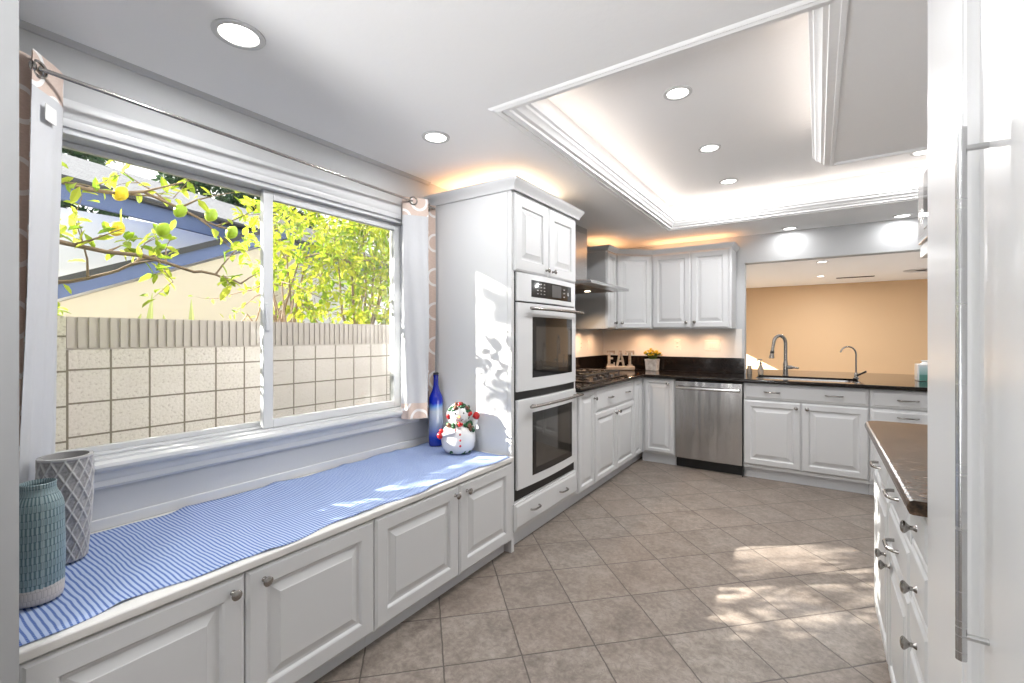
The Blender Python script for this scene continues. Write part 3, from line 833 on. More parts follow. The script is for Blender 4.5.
tag(co_, 'dark polished granite counter along the window side and the back, running through the pass-through', 'counter')
mb = MB()
mb.box(XW + 0.002, XW + 0.022, 4.575, YB - 0.003, CT + 0.001, 1.095)
mb.box(XW + 0.022, OX0 - 0.002, YB - 0.022, YB - 0.002, CT + 0.001, 1.095)
tag(mb.build('backsplash_upstand', granite, bev=0.003), 'dark granite upstand along the wall behind the corner counter', 'backsplash')
tag(MB().box(XW + 0.002, XW + 0.014, Y1a + 0.002, 4.570, CT + 0.001, 1.780).build('cooktop_splashback', granite), 'full height dark granite slab on the wall behind the cooktop', 'backsplash')
struct(MB().box(XW + 0.0005, XW + 0.0025, 4.572, YB - 0.002, 1.096, 1.412).build('wall_backsplash_window_side', splash_m))
struct(MB().box(XW + 0.003, OX0 - 0.025, YB - 0.0025, YB - 0.0005, 1.096, 1.412).build('wall_backsplash_back', splash_m))
# bar support in the next room
struct(MB().box(OX0 - 0.06, 1.08, YB + 0.14, YB + 0.28, 0, CB).build('wall_under_bar', tan_m))

# sink
sk = thing('kitchen_sink', 'undermount stainless sink set in the granite below the pass-through', 'sink', (-0.1, 5.13, 0.7))
def rrect(x0, x1, y0, y1, r, z, n_=6):
    out = []
    for cx, cy, a in ((x1 - r, y1 - r, 0), (x0 + r, y1 - r, 90), (x0 + r, y0 + r, 180), (x1 - r, y0 + r, 270)):
        for k in range(n_ + 1):
            q = R(a + 90 * k / n_); out.append((cx + r * math.cos(q), cy + r * math.sin(q), z))
    return out
mb = MB()
mb.rings([rrect(SKX0 + .001, SKX1 - .001, SKY0 + .001, SKY1 - .001, 0.10, 0.895), rrect(SKX0 + .001, SKX1 - .001, SKY0 + .001, SKY1 - .001, 0.10, 0.912), rrect(SKX0 + .012, SKX1 - .012, SKY0 + .012, SKY1 - .012, 0.09, 0.913),
          rrect(SKX0 + .016, SKX1 - .016, SKY0 + .016, SKY1 - .016, 0.085, 0.88), rrect(SKX0 + .03, SKX1 - .03, SKY0 + .03, SKY1 - .03, 0.08, 0.735), rrect(SKX0 + .06, SKX1 - .06, SKY0 + .06, SKY1 - .06, 0.06, 0.725)], caps=(False, True))
mb.build('basin', steel, sk)
MB().lathe([(0.045, 0.726), (0.045, 0.729), (0.03, 0.7295), (0.004, 0.727)], (-0.1, 5.13, 0), seg=20).build('drain', nickel, sk)
# faucet
fx, fy = -0.275, 5.42
fa = thing('kitchen_faucet', 'tall brushed nickel pull-down faucet behind the sink', 'faucet', (fx, fy, CT))
MB().lathe([(0.028, 0), (0.028, 0.004), (0.024, 0.008), (0.022, 0.06), (0.024, 0.115), (0.020, 0.135), (0.0165, 0.15)], (fx, fy, CT), seg=20).build('base', nickel, fa)
ux, uy = -0.80, -0.60
pts = [(fx, fy, CT + 0.14), (fx, fy, CT + 0.33)]
for k in range(1, 10):
    q = math.pi * k / 10
    pts.append((fx + ux * 0.062 * (1 - math.cos(q)), fy + uy * 0.062 * (1 - math.cos(q)), CT + 0.33 + 0.075 * math.sin(q)))
pts.append((fx + ux * 0.130, fy + uy * 0.130, CT + 0.30)); pts.append((fx + ux * 0.137, fy + uy * 0.137, CT + 0.265))
MB().tube(pts, [0.0165] * 3 + [0.016] * 8 + [0.014, 0.014], 14).build('spout', nickel, fa)
p0 = Vector((fx + ux * 0.137, fy + uy * 0.137, CT + 0.266)); ax = Vector((ux * 0.12, uy * 0.12, -1))
MB().lathe([(0.015, 0), (0.016, 0.012), (0.018, 0.04), (0.024, 0.075), (0.026, 0.088), (0.018, 0.092)], p0, ax, 16).build('spray_head', nickel, fa)
MB().lathe([(0.0165, 0.016), (0.0188, 0.02), (0.0195, 0.036), (0.0182, 0.040)], p0, ax, 16).build('spray_button', black, fa)
lv = MB().tube([(fx, fy, CT + 0.085), (fx + 0.05, fy - 0.02, CT + 0.088), (fx + 0.075, fy - 0.03, CT + 0.086), (fx + 0.115, fy - 0.045, CT + 0.082)], [0.019, 0.018, 0.010, 0.008], 12)
lv.build('lever', nickel, fa)
# filter tap
gx, gy_ = 0.300, 5.42
ft = thing('filter_tap', 'slim gooseneck drinking water tap by the right end of the sink', 'faucet', (gx, gy_, CT))
MB().lathe([(0.022, 0), (0.022, 0.006), (0.015, 0.012), (0.015, 0.045), (0.010, 0.055)], (gx, gy_, CT), seg=16).build('base', nickel, ft)
pts = [(gx, gy_, CT + 0.05), (gx, gy_, CT + 0.23)]
for k in range(1, 11):
    q = math.pi * 0.92 * k / 10
    pts.append((gx - 0.062 * (1 - math.cos(q)), gy_ - 0.03 * (1 - math.cos(q)), CT + 0.23 + 0.072 * math.sin(q)))
MB().tube(pts, 0.0068, 10).build('spout', nickel, ft)
MB().tube([(gx + 0.010, gy_ - 0.010, CT + 0.030), (gx + 0.035, gy_ - 0.02, CT + 0.046), (gx + 0.075, gy_ - 0.035, CT + 0.072)], [0.010, 0.008, 0.009], 10).build('lever', black, ft)
# soap dispenser and small tumbler
sx, sy = -0.50, 5.44
sd = thing('soap_dispenser', 'small pump soap bottle on the counter left of the tall faucet', 'soap dispenser', (sx, sy, CT))
MB().lathe([(0.024, 0), (0.026, 0.006), (0.027, 0.05), (0.022, 0.075), (0.012, 0.095), (0.010, 0.115)], (sx, sy, CT), seg=18).build('bottle', amber_m, sd)
pb = MB().lathe([(0.012, 0.112), (0.012, 0.125), (0.005, 0.128), (0.005, 0.150)], (sx, sy, CT), seg=12)
pb.tube([(sx + 0.012, sy, CT + 0.155), (sx - 0.02, sy - 0.012, CT + 0.155), (sx - 0.032, sy - 0.018, CT + 0.146)], 0.006, 8)
pb.build('pump', nickel, sd)
jx, jy = -0.605, 5.43
tj = thing('tumbler', 'small glass tumbler on the granite at the corner of the pass-through', 'glass', (jx, jy, CT))
MB().lathe([(0.024, 0), (0.026, 0.004), (0.021, 0.07), (0.022, 0.088), (0.019, 0.088), (0.018, 0.07), (0.022, 0.008), (0.002, 0.007)], (jx, jy, CT), seg=18).build('cup', amber_m, tj)
# tissue box style container by the tall panel
bx, by = 0.815, 5.50
tb = thing('tissue_box', 'white box with a sea green print on the bar beside the tall panel', 'box', (bx, by, CT))
MB().box(bx - 0.075, bx + 0.075, by - 0.075, by + 0.075, CT + 0.001, CT + 0.150).build('holder', snow_m, tb, bev=0.004)
pr = MB().box(bx - 0.062, bx + 0.062, by - 0.0765, by - 0.0745, CT + 0.004, CT + 0.140).build('printed_face', teal_box, tb)
MB().lathe([(0.05, 0), (0.03, 0.02), (0.045, 0.035), (0.002, 0.03)], (bx, by, CT + 0.148), seg=12).build('tissue', snow_m, tb)

# ---------------------------------------------------------------- upper cabinets
UZ0, UZ1 = 1.415, 2.240
XU = -1.85; YU = 5.14
t = thing('wall_cabinet', 'narrow white wall cabinet beside the range hood, its plain side facing the oven', 'cabinet', (-2.05, 4.71, UZ0), 'upper wall cabinets')
MB().box(XW + 0.003, XU - 0.02, 4.582, 4.844, UZ0, UZ1).build('body', white, t)
TU = F_left(XU - 0.02)
d = door('door', TU, 4.596, 4.838, UZ0 + 0.006, UZ1 - 0.006, t, fr=0.05); knob(TU, 4.785, UZ0 + 0.065, d)
t = thing('wall_cabinet', 'white corner wall cabinet with a single diagonal door', 'cabinet', (-1.95, 5.2, UZ0), 'upper wall cabinets')
P1, P2 = Vector((XU, 4.846, 0)), Vector((-1.552, YU, 0))
dv = (P2 - P1).normalized(); nv = Vector((dv.y, -dv.x, 0)); dl = (P2 - P1).length
q1, q2 = P1 - nv * 0.02, P2 - nv * 0.02
MB().prism([(XW + 0.003, 4.846), (XU - 0.02, 4.846), (q1.x, q1.y), (q2.x, q2.y), (-1.552, YU + 0.02), (-1.552, YB - 0.004), (XW + 0.003, YB - 0.004)], UZ0, UZ1).build('body', white, t)
TD = lambda a, b, c: tuple(q1 + dv * a + nv * c + Vector((0, 0, b)))
d = door('door', TD, 0.008, dl - 0.008, UZ0 + 0.006, UZ1 - 0.006, t, fr=0.062); knob(TD, 0.055, UZ0 + 0.065, d)
t = thing('wall_cabinet', 'white two door wall cabinet above the counter beside the pass-through', 'cabinet', (-1.14, 5.3, UZ0), 'upper wall cabinets')
MB().box(-1.550, -0.735, YU + 0.02, YB - 0.003, UZ0, UZ1).build('body', white, t)
TV = F_back(YU + 0.02)
d = door('door', TV, -1.544, -1.138, UZ0 + 0.008, UZ1 - 0.006, t, fr=0.066); knob(TV, -1.178, UZ0 + 0.068, d)
d = door('door', TV, -1.132, -0.762, UZ0 + 0.008, UZ1 - 0.006, t, fr=0.066); knob(TV, -1.094, UZ0 + 0.068, d)
MB().box(-0.758, -0.735, YU + 0.004, YU + 0.02, UZ0, UZ1).build('end_stile', white, t, bev=0.002)
crown2 = [(0, 0.001), (0.008, 0.001), (0.010, 0.010), (0.018, 0.018), (0.026, 0.030), (0.030, 0.038), (0.034, 0.046), (0.034, 0.056), (0, 0.056)]
o = MB().sweep(crown2, [(XW + 0.003, 4.582), (XU, 4.582), (XU, 4.846), (-1.552, YU), (-0.735, YU), (-0.735, YB - 0.003)], UZ1, side=1).build('cabinet_crown', white)
tag(o, 'white crown moulding running along the tops of the corner wall cabinets', 'moulding')

# ---------------------------------------------------------------- hood and cooktop
hd = thing('range_hood', 'stainless steel chimney range hood over the cooktop', 'range hood', (-1.95, 4.09, 1.79))
HY0, HY1, HX1 = 3.62, 4.56, -1.612
hz = 1.792
mb = MB()
mb.rings([[(XW + 0.015, HY0, hz), (HX1, HY0, hz), (HX1, HY1, hz), (XW + 0.015, HY1, hz)],
          [(XW + 0.015, HY0, hz + 0.026), (HX1, HY0, hz + 0.026), (HX1, HY1, hz + 0.026), (XW + 0.015, HY1, hz + 0.026)],
          [(XW + 0.015, 3.92, 1.872), (-1.93, 3.92, 1.872), (-1.93, 4.25, 1.872), (XW + 0.015, 4.25, 1.872)]])
mb.build('canopy', steel, hd)
MB().box(XW + 0.015, -1.932, 3.925, 4.245, 1.866, CZ - 0.001).build('chimney', steel, hd, bev=0.003)
filt = mat('hood_filter_mesh', (0.32, 0.25, 0.2), 0.35, 1.0)
for y0, y1 in ((3.70, 4.08), (4.10, 4.48)):
    MB().box(-2.18, -1.74, y0, y1, hz - 0.004, hz + 0.001).build('filter', filt, hd, bev=0.002)
for y in (3.88, 4.27):
    MB().lathe([(0.030, -0.003), (0.030, -0.007), (0.024, -0.009), (0.002, -0.0095)], (-1.94, y, hz + 0.001), seg=18).build('lamp_lens', hoodlens_m, hd)
ck = thing('cooktop', 'gas cooktop with black cast iron grates set in the granite', 'cooktop', (-1.9, 4.06, CT))
KX0, KX1, KY0, KY1 = -2.14, -1.62, 3.62, 4.52
MB().box(KX0, KX1, KY0, KY1, CT + 0.0005, CT + 0.012).build('hob_plate', mat('dark_steel_hob', (0.16, 0.13, 0.11), 0.25, 1.0), ck, bev=0.004)
burn = [(-2.02, 3.80), (-1.77, 3.80), (-1.92, 4.07), (-2.02, 4.34), (-1.77, 4.34)]
for bxx, byy in burn:
    MB().lathe([(0.050, 0), (0.052, 0.008), (0.036, 0.012), (0.036, 0.018), (0.030, 0.023), (0.002, 0.024)], (bxx, byy, CT + 0.012), seg=20).build('burner', iron, ck)
for y0, y1 in ((3.64, 3.93), (3.94, 4.20), (4.21, 4.50)):
    g = MB(); zt = CT + 0.048
    x0, x1 = KX0 + 0.03, KX1 - 0.075
    g.tube([(x0, y0, zt), (x1, y0, zt), (x1, y1, zt), (x0, y1, zt)], 0.0075, 6, closed=True)
    ym = (y0 + y1) / 2
    for xx in (x0 + 0.13, x0 + 0.29):
        g.tube([(xx, y0, zt), (xx, y0 + (y1 - y0) * 0.36, zt + 0.006)], 0.007, 6); g.tube([(xx, y1, zt), (xx, y1 - (y1 - y0) * 0.36, zt + 0.006)], 0.007, 6)
    g.tube([(x0, ym, zt), (x0 + 0.09, ym, zt + 0.006)], 0.007, 6); g.tube([(x1, ym, zt), (x1 - 0.09, ym, zt + 0.006)], 0.007, 6)
    g.tube([(x0 + 0.15, ym, zt + 0.006), (x0 + 0.26, ym, zt + 0.006)], 0.007, 6)
    for xx in (x0, x1):
        for yy in (y0, y1): g.tube([(xx, yy, CT + 0.010), (xx, yy, zt + 0.004)], 0.008, 6)
    g.build('grate', iron, ck)
for k in range(5):
    MB().lathe([(0.020, 0), (0.019, 0.018), (0.016, 0.022), (0.002, 0.0225)], (KX1 - 0.035, 3.80 + 0.13 * k, CT + 0.011), seg=16).build('knob', iron, ck)

# ---------------------------------------------------------------- small things on the counter
# EAT letters, turned towards the room
ex, ey = -1.93, 5.17
ea = thing('letter_sign', 'weathered wooden sign spelling EAT in the counter corner', 'sign', (ex, ey, CT))
cr, sr = math.cos(YAW), math.sin(YAW)
def TE(a, b, c): return (ex + cr * a + sr * c, ey + sr * a - cr * c, CT + b)
mb = MB(); mb.rings([[TE(a, 0.001 + q * 0.05, c) for a, c in rr] for q, rr in ((0, [(-0.165, -0.03), (0.165, -0.03), (0.165, 0.03), (-0.165, 0.03)]), (1, [(-0.165, -0.03), (0.165, -0.03), (0.165, 0.03), (-0.165, 0.03)]))])
mb.build('plinth', wood_m, ea, bev=0.012)
def letter(parts, dx):
    m = MB()
    for pl in parts: m.rings([[TE(dx + a, 0.051 + b, c) for a, b in pl] for c in (-0.014, 0.014)])
    return m.build('letter', wood_m, ea)
def rc(a0, a1, b0, b1): return [(a0, b0), (a1, b0), (a1, b1), (a0, b1)]
letter([rc(-.044, .044, 0, .024), rc(-.044, .044, .156, .180), rc(-.034, -.008, .024, .156), rc(-.008, .022, .079, .101), rc(.032, .044, .024, .042), rc(.032, .044, .138, .156)], -0.110)
letter([[(-.050, 0), (-.028, 0), (.008, .180), (-.012, .180)], [(.028, 0), (.050, 0), (.012, .180), (-.008, .180)], rc(-.030, .030, .048, .068)], 0.0)
letter([rc(-.050, .050, .156, .180), rc(-.013, .013, .0, .160), rc(-.028, .028, 0, .016), rc(-.050, -.038, .134, .158), rc(.038, .050, .134, .158)], 0.110)
# potted flowers
fx_, fy_ = -1.608, 5.345
pp = thing('potted_flowers', 'yellow flowers in a square whitewashed pot on the corner counter', 'potted plant', (fx_, fy_, CT))
def sq(r, z): return [(fx_ - r, fy_ - r, z), (fx_ + r, fy_ - r, z), (fx_ + r, fy_ + r, z), (fx_ - r, fy_ + r, z)]
MB().rings([sq(0.060, CT + 0.001), sq(0.068, CT + 0.118), sq(0.070, CT + 0.122), sq(0.070, CT + 0.135), sq(0.060, CT + 0.135), sq(0.058, CT + 0.112)]).build('pot', pot_m, pp, bev=0.004)
MB().box(fx_ - 0.057, fx_ + 0.057, fy_ - 0.057, fy_ + 0.057, CT + 0.105, CT + 0.122).build('soil', soil_m, pp)
stm, pet = MB(), MB()
for k in range(46):
    q = random.uniform(0, 2 * math.pi); e = random.uniform(0.15, 1.0)
    L_ = random.uniform(0.09, 0.15)
    hx, hy = math.cos(q) * 0.115 * e ** 0.7, math.sin(q) * 0.080 * e ** 0.7
    top = (fx_ + hx, fy_ + hy, CT + 0.125 + L_ * (1.0 - 0.55 * e))
    stm.tube([(fx_ + hx * 0.2, fy_ + hy * 0.2, CT + 0.118), (fx_ + hx * 0.7, fy_ + hy * 0.7, CT + 0.125 + L_ * 0.5), top], 0.003, 5)
    for w in range(3):
        a = q + random.uniform(-1.5, 1.5)
        b0 = Vector((fx_ + hx * 0.75, fy_ + hy * 0.75, CT + 0.128 + L_ * 0.4)); tip = b0 + Vector((math.cos(a) * 0.030, math.sin(a) * 0.030, 0.018)); sd_ = Vector((-math.sin(a), math.cos(a), 0)) * 0.008
        stm.add([b0, b0.lerp(tip, 0.5) + sd_, tip, b0.lerp(tip, 0.5) - sd_ + Vector((0, 0, 0.003))], [(0, 1, 2, 3)])
    pet.ball(top, random.uniform(0.008, 0.013), 7, sc=(1, 1, 0.8))
    for w in range(6):
        a = w * math.pi / 3; r_ = 0.020; tp = Vector(top)
        e1 = tp + Vector((math.cos(a - .4) * r_ * .6, math.sin(a - .4) * r_ * .6, 0.002)); e2 = tp + Vector((math.cos(a) * r_, math.sin(a) * r_, 0.009)); e3 = tp + Vector((math.cos(a + .4) * r_ * .6, math.sin(a + .4) * r_ * .6, 0.002))
        pet.add([tp, e1, e2, e3], [(0, 1, 2, 3)])
stm.build('stems', sprig_m, pp, recalc=False); pet.build('flowers', petal_m, pp, recalc=False)

# switch and outlet plates
def plate(T, a, b, gangs, label, kind='switch', off=0.0):
    w = 0.036 + 0.023 * (gangs - 1) * 2 / 1
    t = thing('wall_plate', label, 'outlet' if kind == 'outlet' else 'switch', T(a, b, off), 'backsplash switches and outlets')
    MB().panel(T, a - w, a + w, b - 0.060, b + 0.060, [(0, off), (0, off + 0.003), (0.004, off + 0.006), (0.006, off + 0.006)]).build('plate', plate_m, t)
    for k in range(gangs):
        aa = a + (k - (gangs - 1) / 2) * 0.046
        if kind == 'outlet':
            for bb in (b - 0.022, b + 0.022):
                s = MB().panel(T, aa - 0.016, aa + 0.016, bb - 0.014, bb + 0.014, [(0, off + 0.005), (0.001, off + 0.008)]).build('socket', plate_m, t)
                mm = MB()
                for da in (-0.006, 0.006): mm.panel(T, aa + da - 0.0012, aa + da + 0.0012, bb - 0.004, bb + 0.006, [(0, off + 0.007), (0, off + 0.0085)])
                mm.build('slots', hole_m, s)
        else:
            MB().panel(T, aa - 0.016, aa + 0.016, b - 0.033, b + 0.033, [(0, off + 0.005), (0, off + 0.007), (0.002, off + 0.009)]).build('rocker', plate_m, t)
TWB = F_back(YB - 0.0025); TWL = F_left(XW + 0.0025)
plate(TWB, -1.352, 1.232, 1, 'single cream outlet plate on the back wall behind the potted flowers', 'outlet')
plate(TWB, -0.975, 1.228, 2, 'double cream switch plate on the back wall above the dishwasher')
plate(TWL, 4.80, 1.225, 1, 'cream outlet plate on the window side wall right beside the cooktop splashback', 'outlet')
plate(TWL, 5.02, 1.225, 1, 'cream switch plate on the window side wall close to the corner')

# ---------------------------------------------------------------- right side: drawers, counter, tall refrigerator panel, microwave
XR = 0.213
TR = F_right(XR + 0.02)
t = thing('drawer_cabinet', 'narrow white stack of five knobbed drawers beside the tall white panel', 'cabinet', (0.5, 1.57, 0), 'base cabinets opposite the oven')
base_body(t, TR, 1.440, 1.705, 0.615, 0.907)
for z0, z1 in ((0.772, 0.895), (0.625, 0.766), (0.478, 0.619), (0.331, 0.472), (0.110, 0.325)):
    d = MB().panel(TR, 1.446, 1.700, z0, z1, slab()).build('drawer', white, t, sharp=9); knob(TR, 1.572, (z0 + z1) / 2 if z0 > 0.7 else z0 + 0.05, d)
t = thing('base_cabinet', 'white base cabinet with two arched pulls on drawers, middle of the run opposite the oven', 'cabinet', (0.5, 1.93, 0), 'base cabinets opposite the oven')
base_body(t, TR, 1.705, 2.165, 0.615, 0.907)
for z0, z1, zp in ((0.735, 0.895, 0.815), (0.585, 0.727, 0.648)):
    d = MB().panel(TR, 1.711, 2.159, z0, z1, slab()).build('drawer', white, t, sharp=9); pull(TR, 1.94, zp, d, 0.052, r=0.006)
d = door('door', TR, 1.711, 2.159, 0.110, 0.577, t, fr=0.05); knob(TR, 2.105, 0.512, d)
t = thing('base_cabinet', 'white end base cabinet with a single drawer pull, under the rounded counter corner', 'cabinet', (0.5, 2.42, 0), 'base cabinets opposite the oven')
base_body(t, TR, 2.165, 2.672, 0.615, 0.907)
d = MB().panel(TR, 2.171, 2.666, 0.735, 0.895, slab()).build('drawer', white, t, sharp=9); pull(TR, 2.42, 0.800, d, 0.052, r=0.006)
d = door('door', TR, 2.171, 2.666, 0.110, 0.727, t, fr=0.05); knob(TR, 2.215, 0.512, d)
cpts = [(0.866, 1.437), (0.188, 1.437), (0.188, 2.640)]
arc = [(0.188 + 0.06 - 0.06 * math.cos(R(a)), 2.640 + 0.06 * math.sin(R(a))) for a in range(15, 91, 15)]
poly = cpts + arc + [(0.866, 2.700)]
CTR = 0.943; CBR = 0.908
reflect_granite = mat('dark_granite_brown_reflection', (0.10, 0.06, 0.035), 0.18, spec=0.28)  # dark granite with the brown room reflection put into its colour
n = NT(reflect_granite); co = n.coord()
n.base(n.ramp(n.noise(n.mapping(co, (14, 40, 14)), 1.6, 8, 0.7), [(0.34, (0.006, 0.006, 0.008)), (0.48, (0.060, 0.038, 0.025)), (0.60, (0.19, 0.12, 0.075)), (0.70, (0.010, 0.009, 0.010))]))
mb = MB().prism(poly, CBR, CTR)
mb.sweep(bn, cpts[1:] + arc + [(0.866, 2.700)], CBR, side=-1)
tag(mb.build('granite_counter', reflect_granite), 'dark granite counter with painted brown reflection on the drawer run opposite the oven, one corner rounded', 'counter')

rf = thing('refrigerator', 'tall white panelled built-in refrigerator with a long steel bar handle', 'refrigerator', (0.55, 0.9, 0))
MB().box(XR + 0.022, 0.866, 0.36, 1.432, 0.10, 2.30).build('body', white_gloss, rf)
MB().box(XR + 0.022, 0.866, 0.36, 1.432, 2.30, CZ - 0.001).build('top_filler', white_gloss, rf)
MB().box(XR + 0.06, 0.866, 0.36, 1.432, 0, 0.10).build('toe_kick', toe_m, rf)
MB().panel(TR, 1.118, 1.432, 0.0, CZ - 0.001, [(0, 0), (0, 0.017), (0.003, 0.02)]).build('side_stile', white_gloss, rf)
TRF = TR
fr = [(0, 0), (0, 0.015), (0.005, 0.02), (0.035, 0.02), (0.040, 0.024), (0.052, 0.026), (0.060, 0.022), (0.068, 0.014), (0.085, 0.012), (0.115, 0.019), (0.125, 0.020)]
dr = MB().panel(TRF, 0.365, 1.112, 0.11, 2.38, fr).build('door', white_gloss, rf, sharp=9)
hx_, hy_ = XR - 0.030, 0.968
hb = MB().tube([(hx_, hy_, 0.838), (hx_, hy_, 1.655)], 0.0068, 14).build('handle', steel, dr)
for z in (0.875, 1.622):
    MB().tube([(hx_, hy_, z), (XR + 0.004, hy_, z)], 0.0048, 10).build('handle_post', steel, hb)
t = thing('wall_cabinet', 'white wall cabinet above the microwave on the side opposite the oven', 'cabinet', (0.7, 2.05, 1.87), 'upper wall cabinets')
MB().box(0.53, 0.866, 1.440, 2.670, 1.872, 2.30).build('body', white, t)
TR2 = F_right(0.53)
for a, b, k in ((1.446, 2.052, 2.01), (2.058, 2.664, 2.10)):
    d = door('door', TR2, a, b, 1.878, 2.294, t); knob(TR2, k, 1.93, d)
mw = thing('microwave', 'stainless steel microwave edge showing beside the tall white panel', 'microwave', (0.6, 1.72, 1.6))
MB().box(0.30, 0.866, 1.442, 1.985, 1.585, 1.870).build('housing', snow_m, mw, bev=0.004)
MB().box(0.272, 0.300, 1.442, 1.985, 1.632, 1.868).build('door', steel, mw, bev=0.003)
MB().box(0.2705, 0.273, 1.50, 1.88, 1.665, 1.835).build('door_glass', black_glass, mw)
MB().box(0.278, 0.300, 1.442, 1.985, 1.588, 1.628).build('vent_strip', snow_m, mw, bev=0.003)

# ---------------------------------------------------------------- curtains
def curtain(name, path, z0, z1, label, hem=0.10, head=0.115, flip=False, sway=0.0):
    """path: XY points; the tan face is on the room side while the path runs away from its wall end"""
    t = thing(name, label, 'curtain', (path[0][0], path[0][1], z0), 'window curtains')
    pts = []
    n_ = len(path)
    for i in range(n_ - 1):          # Catmull-Rom through the path
        p0, p1, p2, p3 = [Vector(path[max(0, min(n_ - 1, i + k))]) for k in (-1, 0, 1, 2)]
        for k in range(8):
            s = k / 8
            pts.append(0.5 * ((2 * p1) + (p2 - p0) * s + (2 * p0 - 5 * p1 + 4 * p2 - p3) * s * s + (3 * p1 - p0 - 3 * p2 + p3) * s ** 3))
    pts.append(Vector(path[-1]))
    zs = [z0, z0 + hem * 0.5, z0 + hem] + [z0 + hem + (z1 - head - z0 - hem) * k / 14 for k in range(1, 15)] + [z1 - head * 0.5, z1]
    arc_ = [0.0]
    for a, b in zip(pts, pts[1:]): arc_.append(arc_[-1] + (b - a).length)
    cx = sum(p.x for p in pts) / len(pts); cy = sum(p.y for p in pts) / len(pts)
    verts = []
    for z in zs:
        f = (z1 - z) / (z1 - z0)
        for k, p in enumerate(pts):
                        verts.append((p.x + 0.006 * math.sin(z * 5 + k * 0.6) * f + (p.x - cx) * 0.05 * f, min(2.324, p.y + 0.005 * math.sin(z * 4.1 + k * 0.8) * f) + sway * f, z))
    W_ = len(pts)
    mbx = MB(); off = 0.0015
    fa, uvs, mi = [], [], []
    for j in range(len(zs) - 1):
        for k in range(W_ - 1):
            fa.append((j * W_ + k, j * W_ + k + 1, (j + 1) * W_ + k + 1, (j + 1) * W_ + k))
            uvs.append([(arc_[k], zs[j]), (arc_[k + 1], zs[j]), (arc_[k + 1], zs[j + 1]), (arc_[k], zs[j + 1])])
    # room face and lining as two skins a few millimetres apart
    nr = []
    for k in range(W_):
        a, b = pts[max(0, k - 1)], pts[min(W_ - 1, k + 1)]
        d = (b - a).normalized(); q = Vector((d.y, -d.x)) * (1 if not flip else -1); nr.append(q)
    face = [(v[0] + nr[i % W_].x * off, v[1] + nr[i % W_].y * off, v[2]) for i, v in enumerate(verts)]
    back = [(v[0] - nr[i % W_].x * off, v[1] - nr[i % W_].y * off, v[2]) for i, v in enumerate(verts)]
    mbx.add(face, fa, 0, uvs)
    mbx.build('face_cloth', tan_cloth, t, sharp=80, recalc=False)
    m2 = MB()
    nz = len(zs)
    sel = [(f, u) for f, u in zip(fa, uvs)]
    row = lambda i: i // (W_ - 1)
    for nm, mt, lo_, hi_ in (('hem', tan_cloth, 0, 2), ('lining', lining, 2, nz - 3), ('header', tan_cloth, nz - 3, nz)):
        q = [x for i, x in enumerate(sel) if lo_ <= row(i) < hi_]
        m2 = MB(); m2.add(back, [x[0] for x in q], 0, [x[1] for x in q])
        m2.build(nm, mt, t, sharp=80, recalc=False, loose=True)
    return t
RZ = 2.208
lc = curtain('curtain', [(-2.14, 0.246), (-2.15, 0.33), (-2.18, 0.39), (-2.22, 0.435), (-2.243, 0.460), (-2.225, 0.460), (-2.18, 0.430), (-2.14, 0.395), (-2.10, 0.363)], 0.74, 2.262, 'tan ringed curtain behind the two vases, white lining turned out', sway=-0.030)
rcu = curtain('curtain', [(-2.185, 2.318), (-2.222, 2.27), (-2.190, 2.25), (-2.222, 2.20), (-2.235, 2.12), (-2.225, 2.055), (-2.195, 2.07), (-2.15, 2.135), (-2.125, 2.185)], 0.800, 2.230, 'tan ringed curtain by the oven cabinet above the blue bottle', flip=True)
def grommet(parent, x, y, z, ax):
    m = MB(); A = Vector(ax).normalized(); u = A.orthogonal().normalized(); w = A.cross(u)
    m.tube([tuple(Vector((x, y, z)) + (u * math.cos(q) + w * math.sin(q)) * 0.024) for q in [2 * math.pi * k / 20 for k in range(20)]], 0.005, 8, closed=True)
    m.build('grommet', nickel, parent)
grommet(lc, -2.117, 0.380, RZ, (0.83, 0.5, 0)); grommet(rcu, -2.172, 2.098, RZ, (0.85, -0.45, 0)); grommet(rcu, -2.20, 2.27, RZ, (0.6, 0.8, 0))
def tagp(a, z, o): return (-2.104 - 0.78 * a + 0.62 * o, 0.367 + 0.62 * a + 0.78 * o, z)
MB().rings([[tagp(0.032, 2.105, o), tagp(0.088, 2.105, o), tagp(0.088, 2.052, o), tagp(0.032, 2.052, o)] for o in (0.012, 0.0135)]).build('care_tag', snow_m, lc)
rod = thing('curtain_rod', 'thin brushed steel curtain rod across the window top', 'curtain rod', (-2.19, 1.25, RZ))
MB().tube([(-2.113, 0.380, RZ), (-2.18, 2.115, RZ)], 0.0075, 12).build('rod', nickel, rod)
MB().tube([(-2.18, 2.115, RZ), (-2.185, 2.31, RZ)], 0.0075, 12).build('rod_end', nickel, rod)
MB().lathe([(0.010, 0), (0.016, 0.004), (0.016, 0.010), (0.004, 0.012)], (-2.110, 0.374, RZ), (0, -1, 0), 14).build('finial', nickel, rod)
for y in (0.33, 2.30):
    m = MB().tube([(XW, y, RZ), (-2.185, y, RZ)], 0.006, 8); m.lathe([(0.02, 0), (0.018, 0.006)], (XW, y, RZ), (1, 0, 0), 14)
    m.build('bracket', nickel, rod)

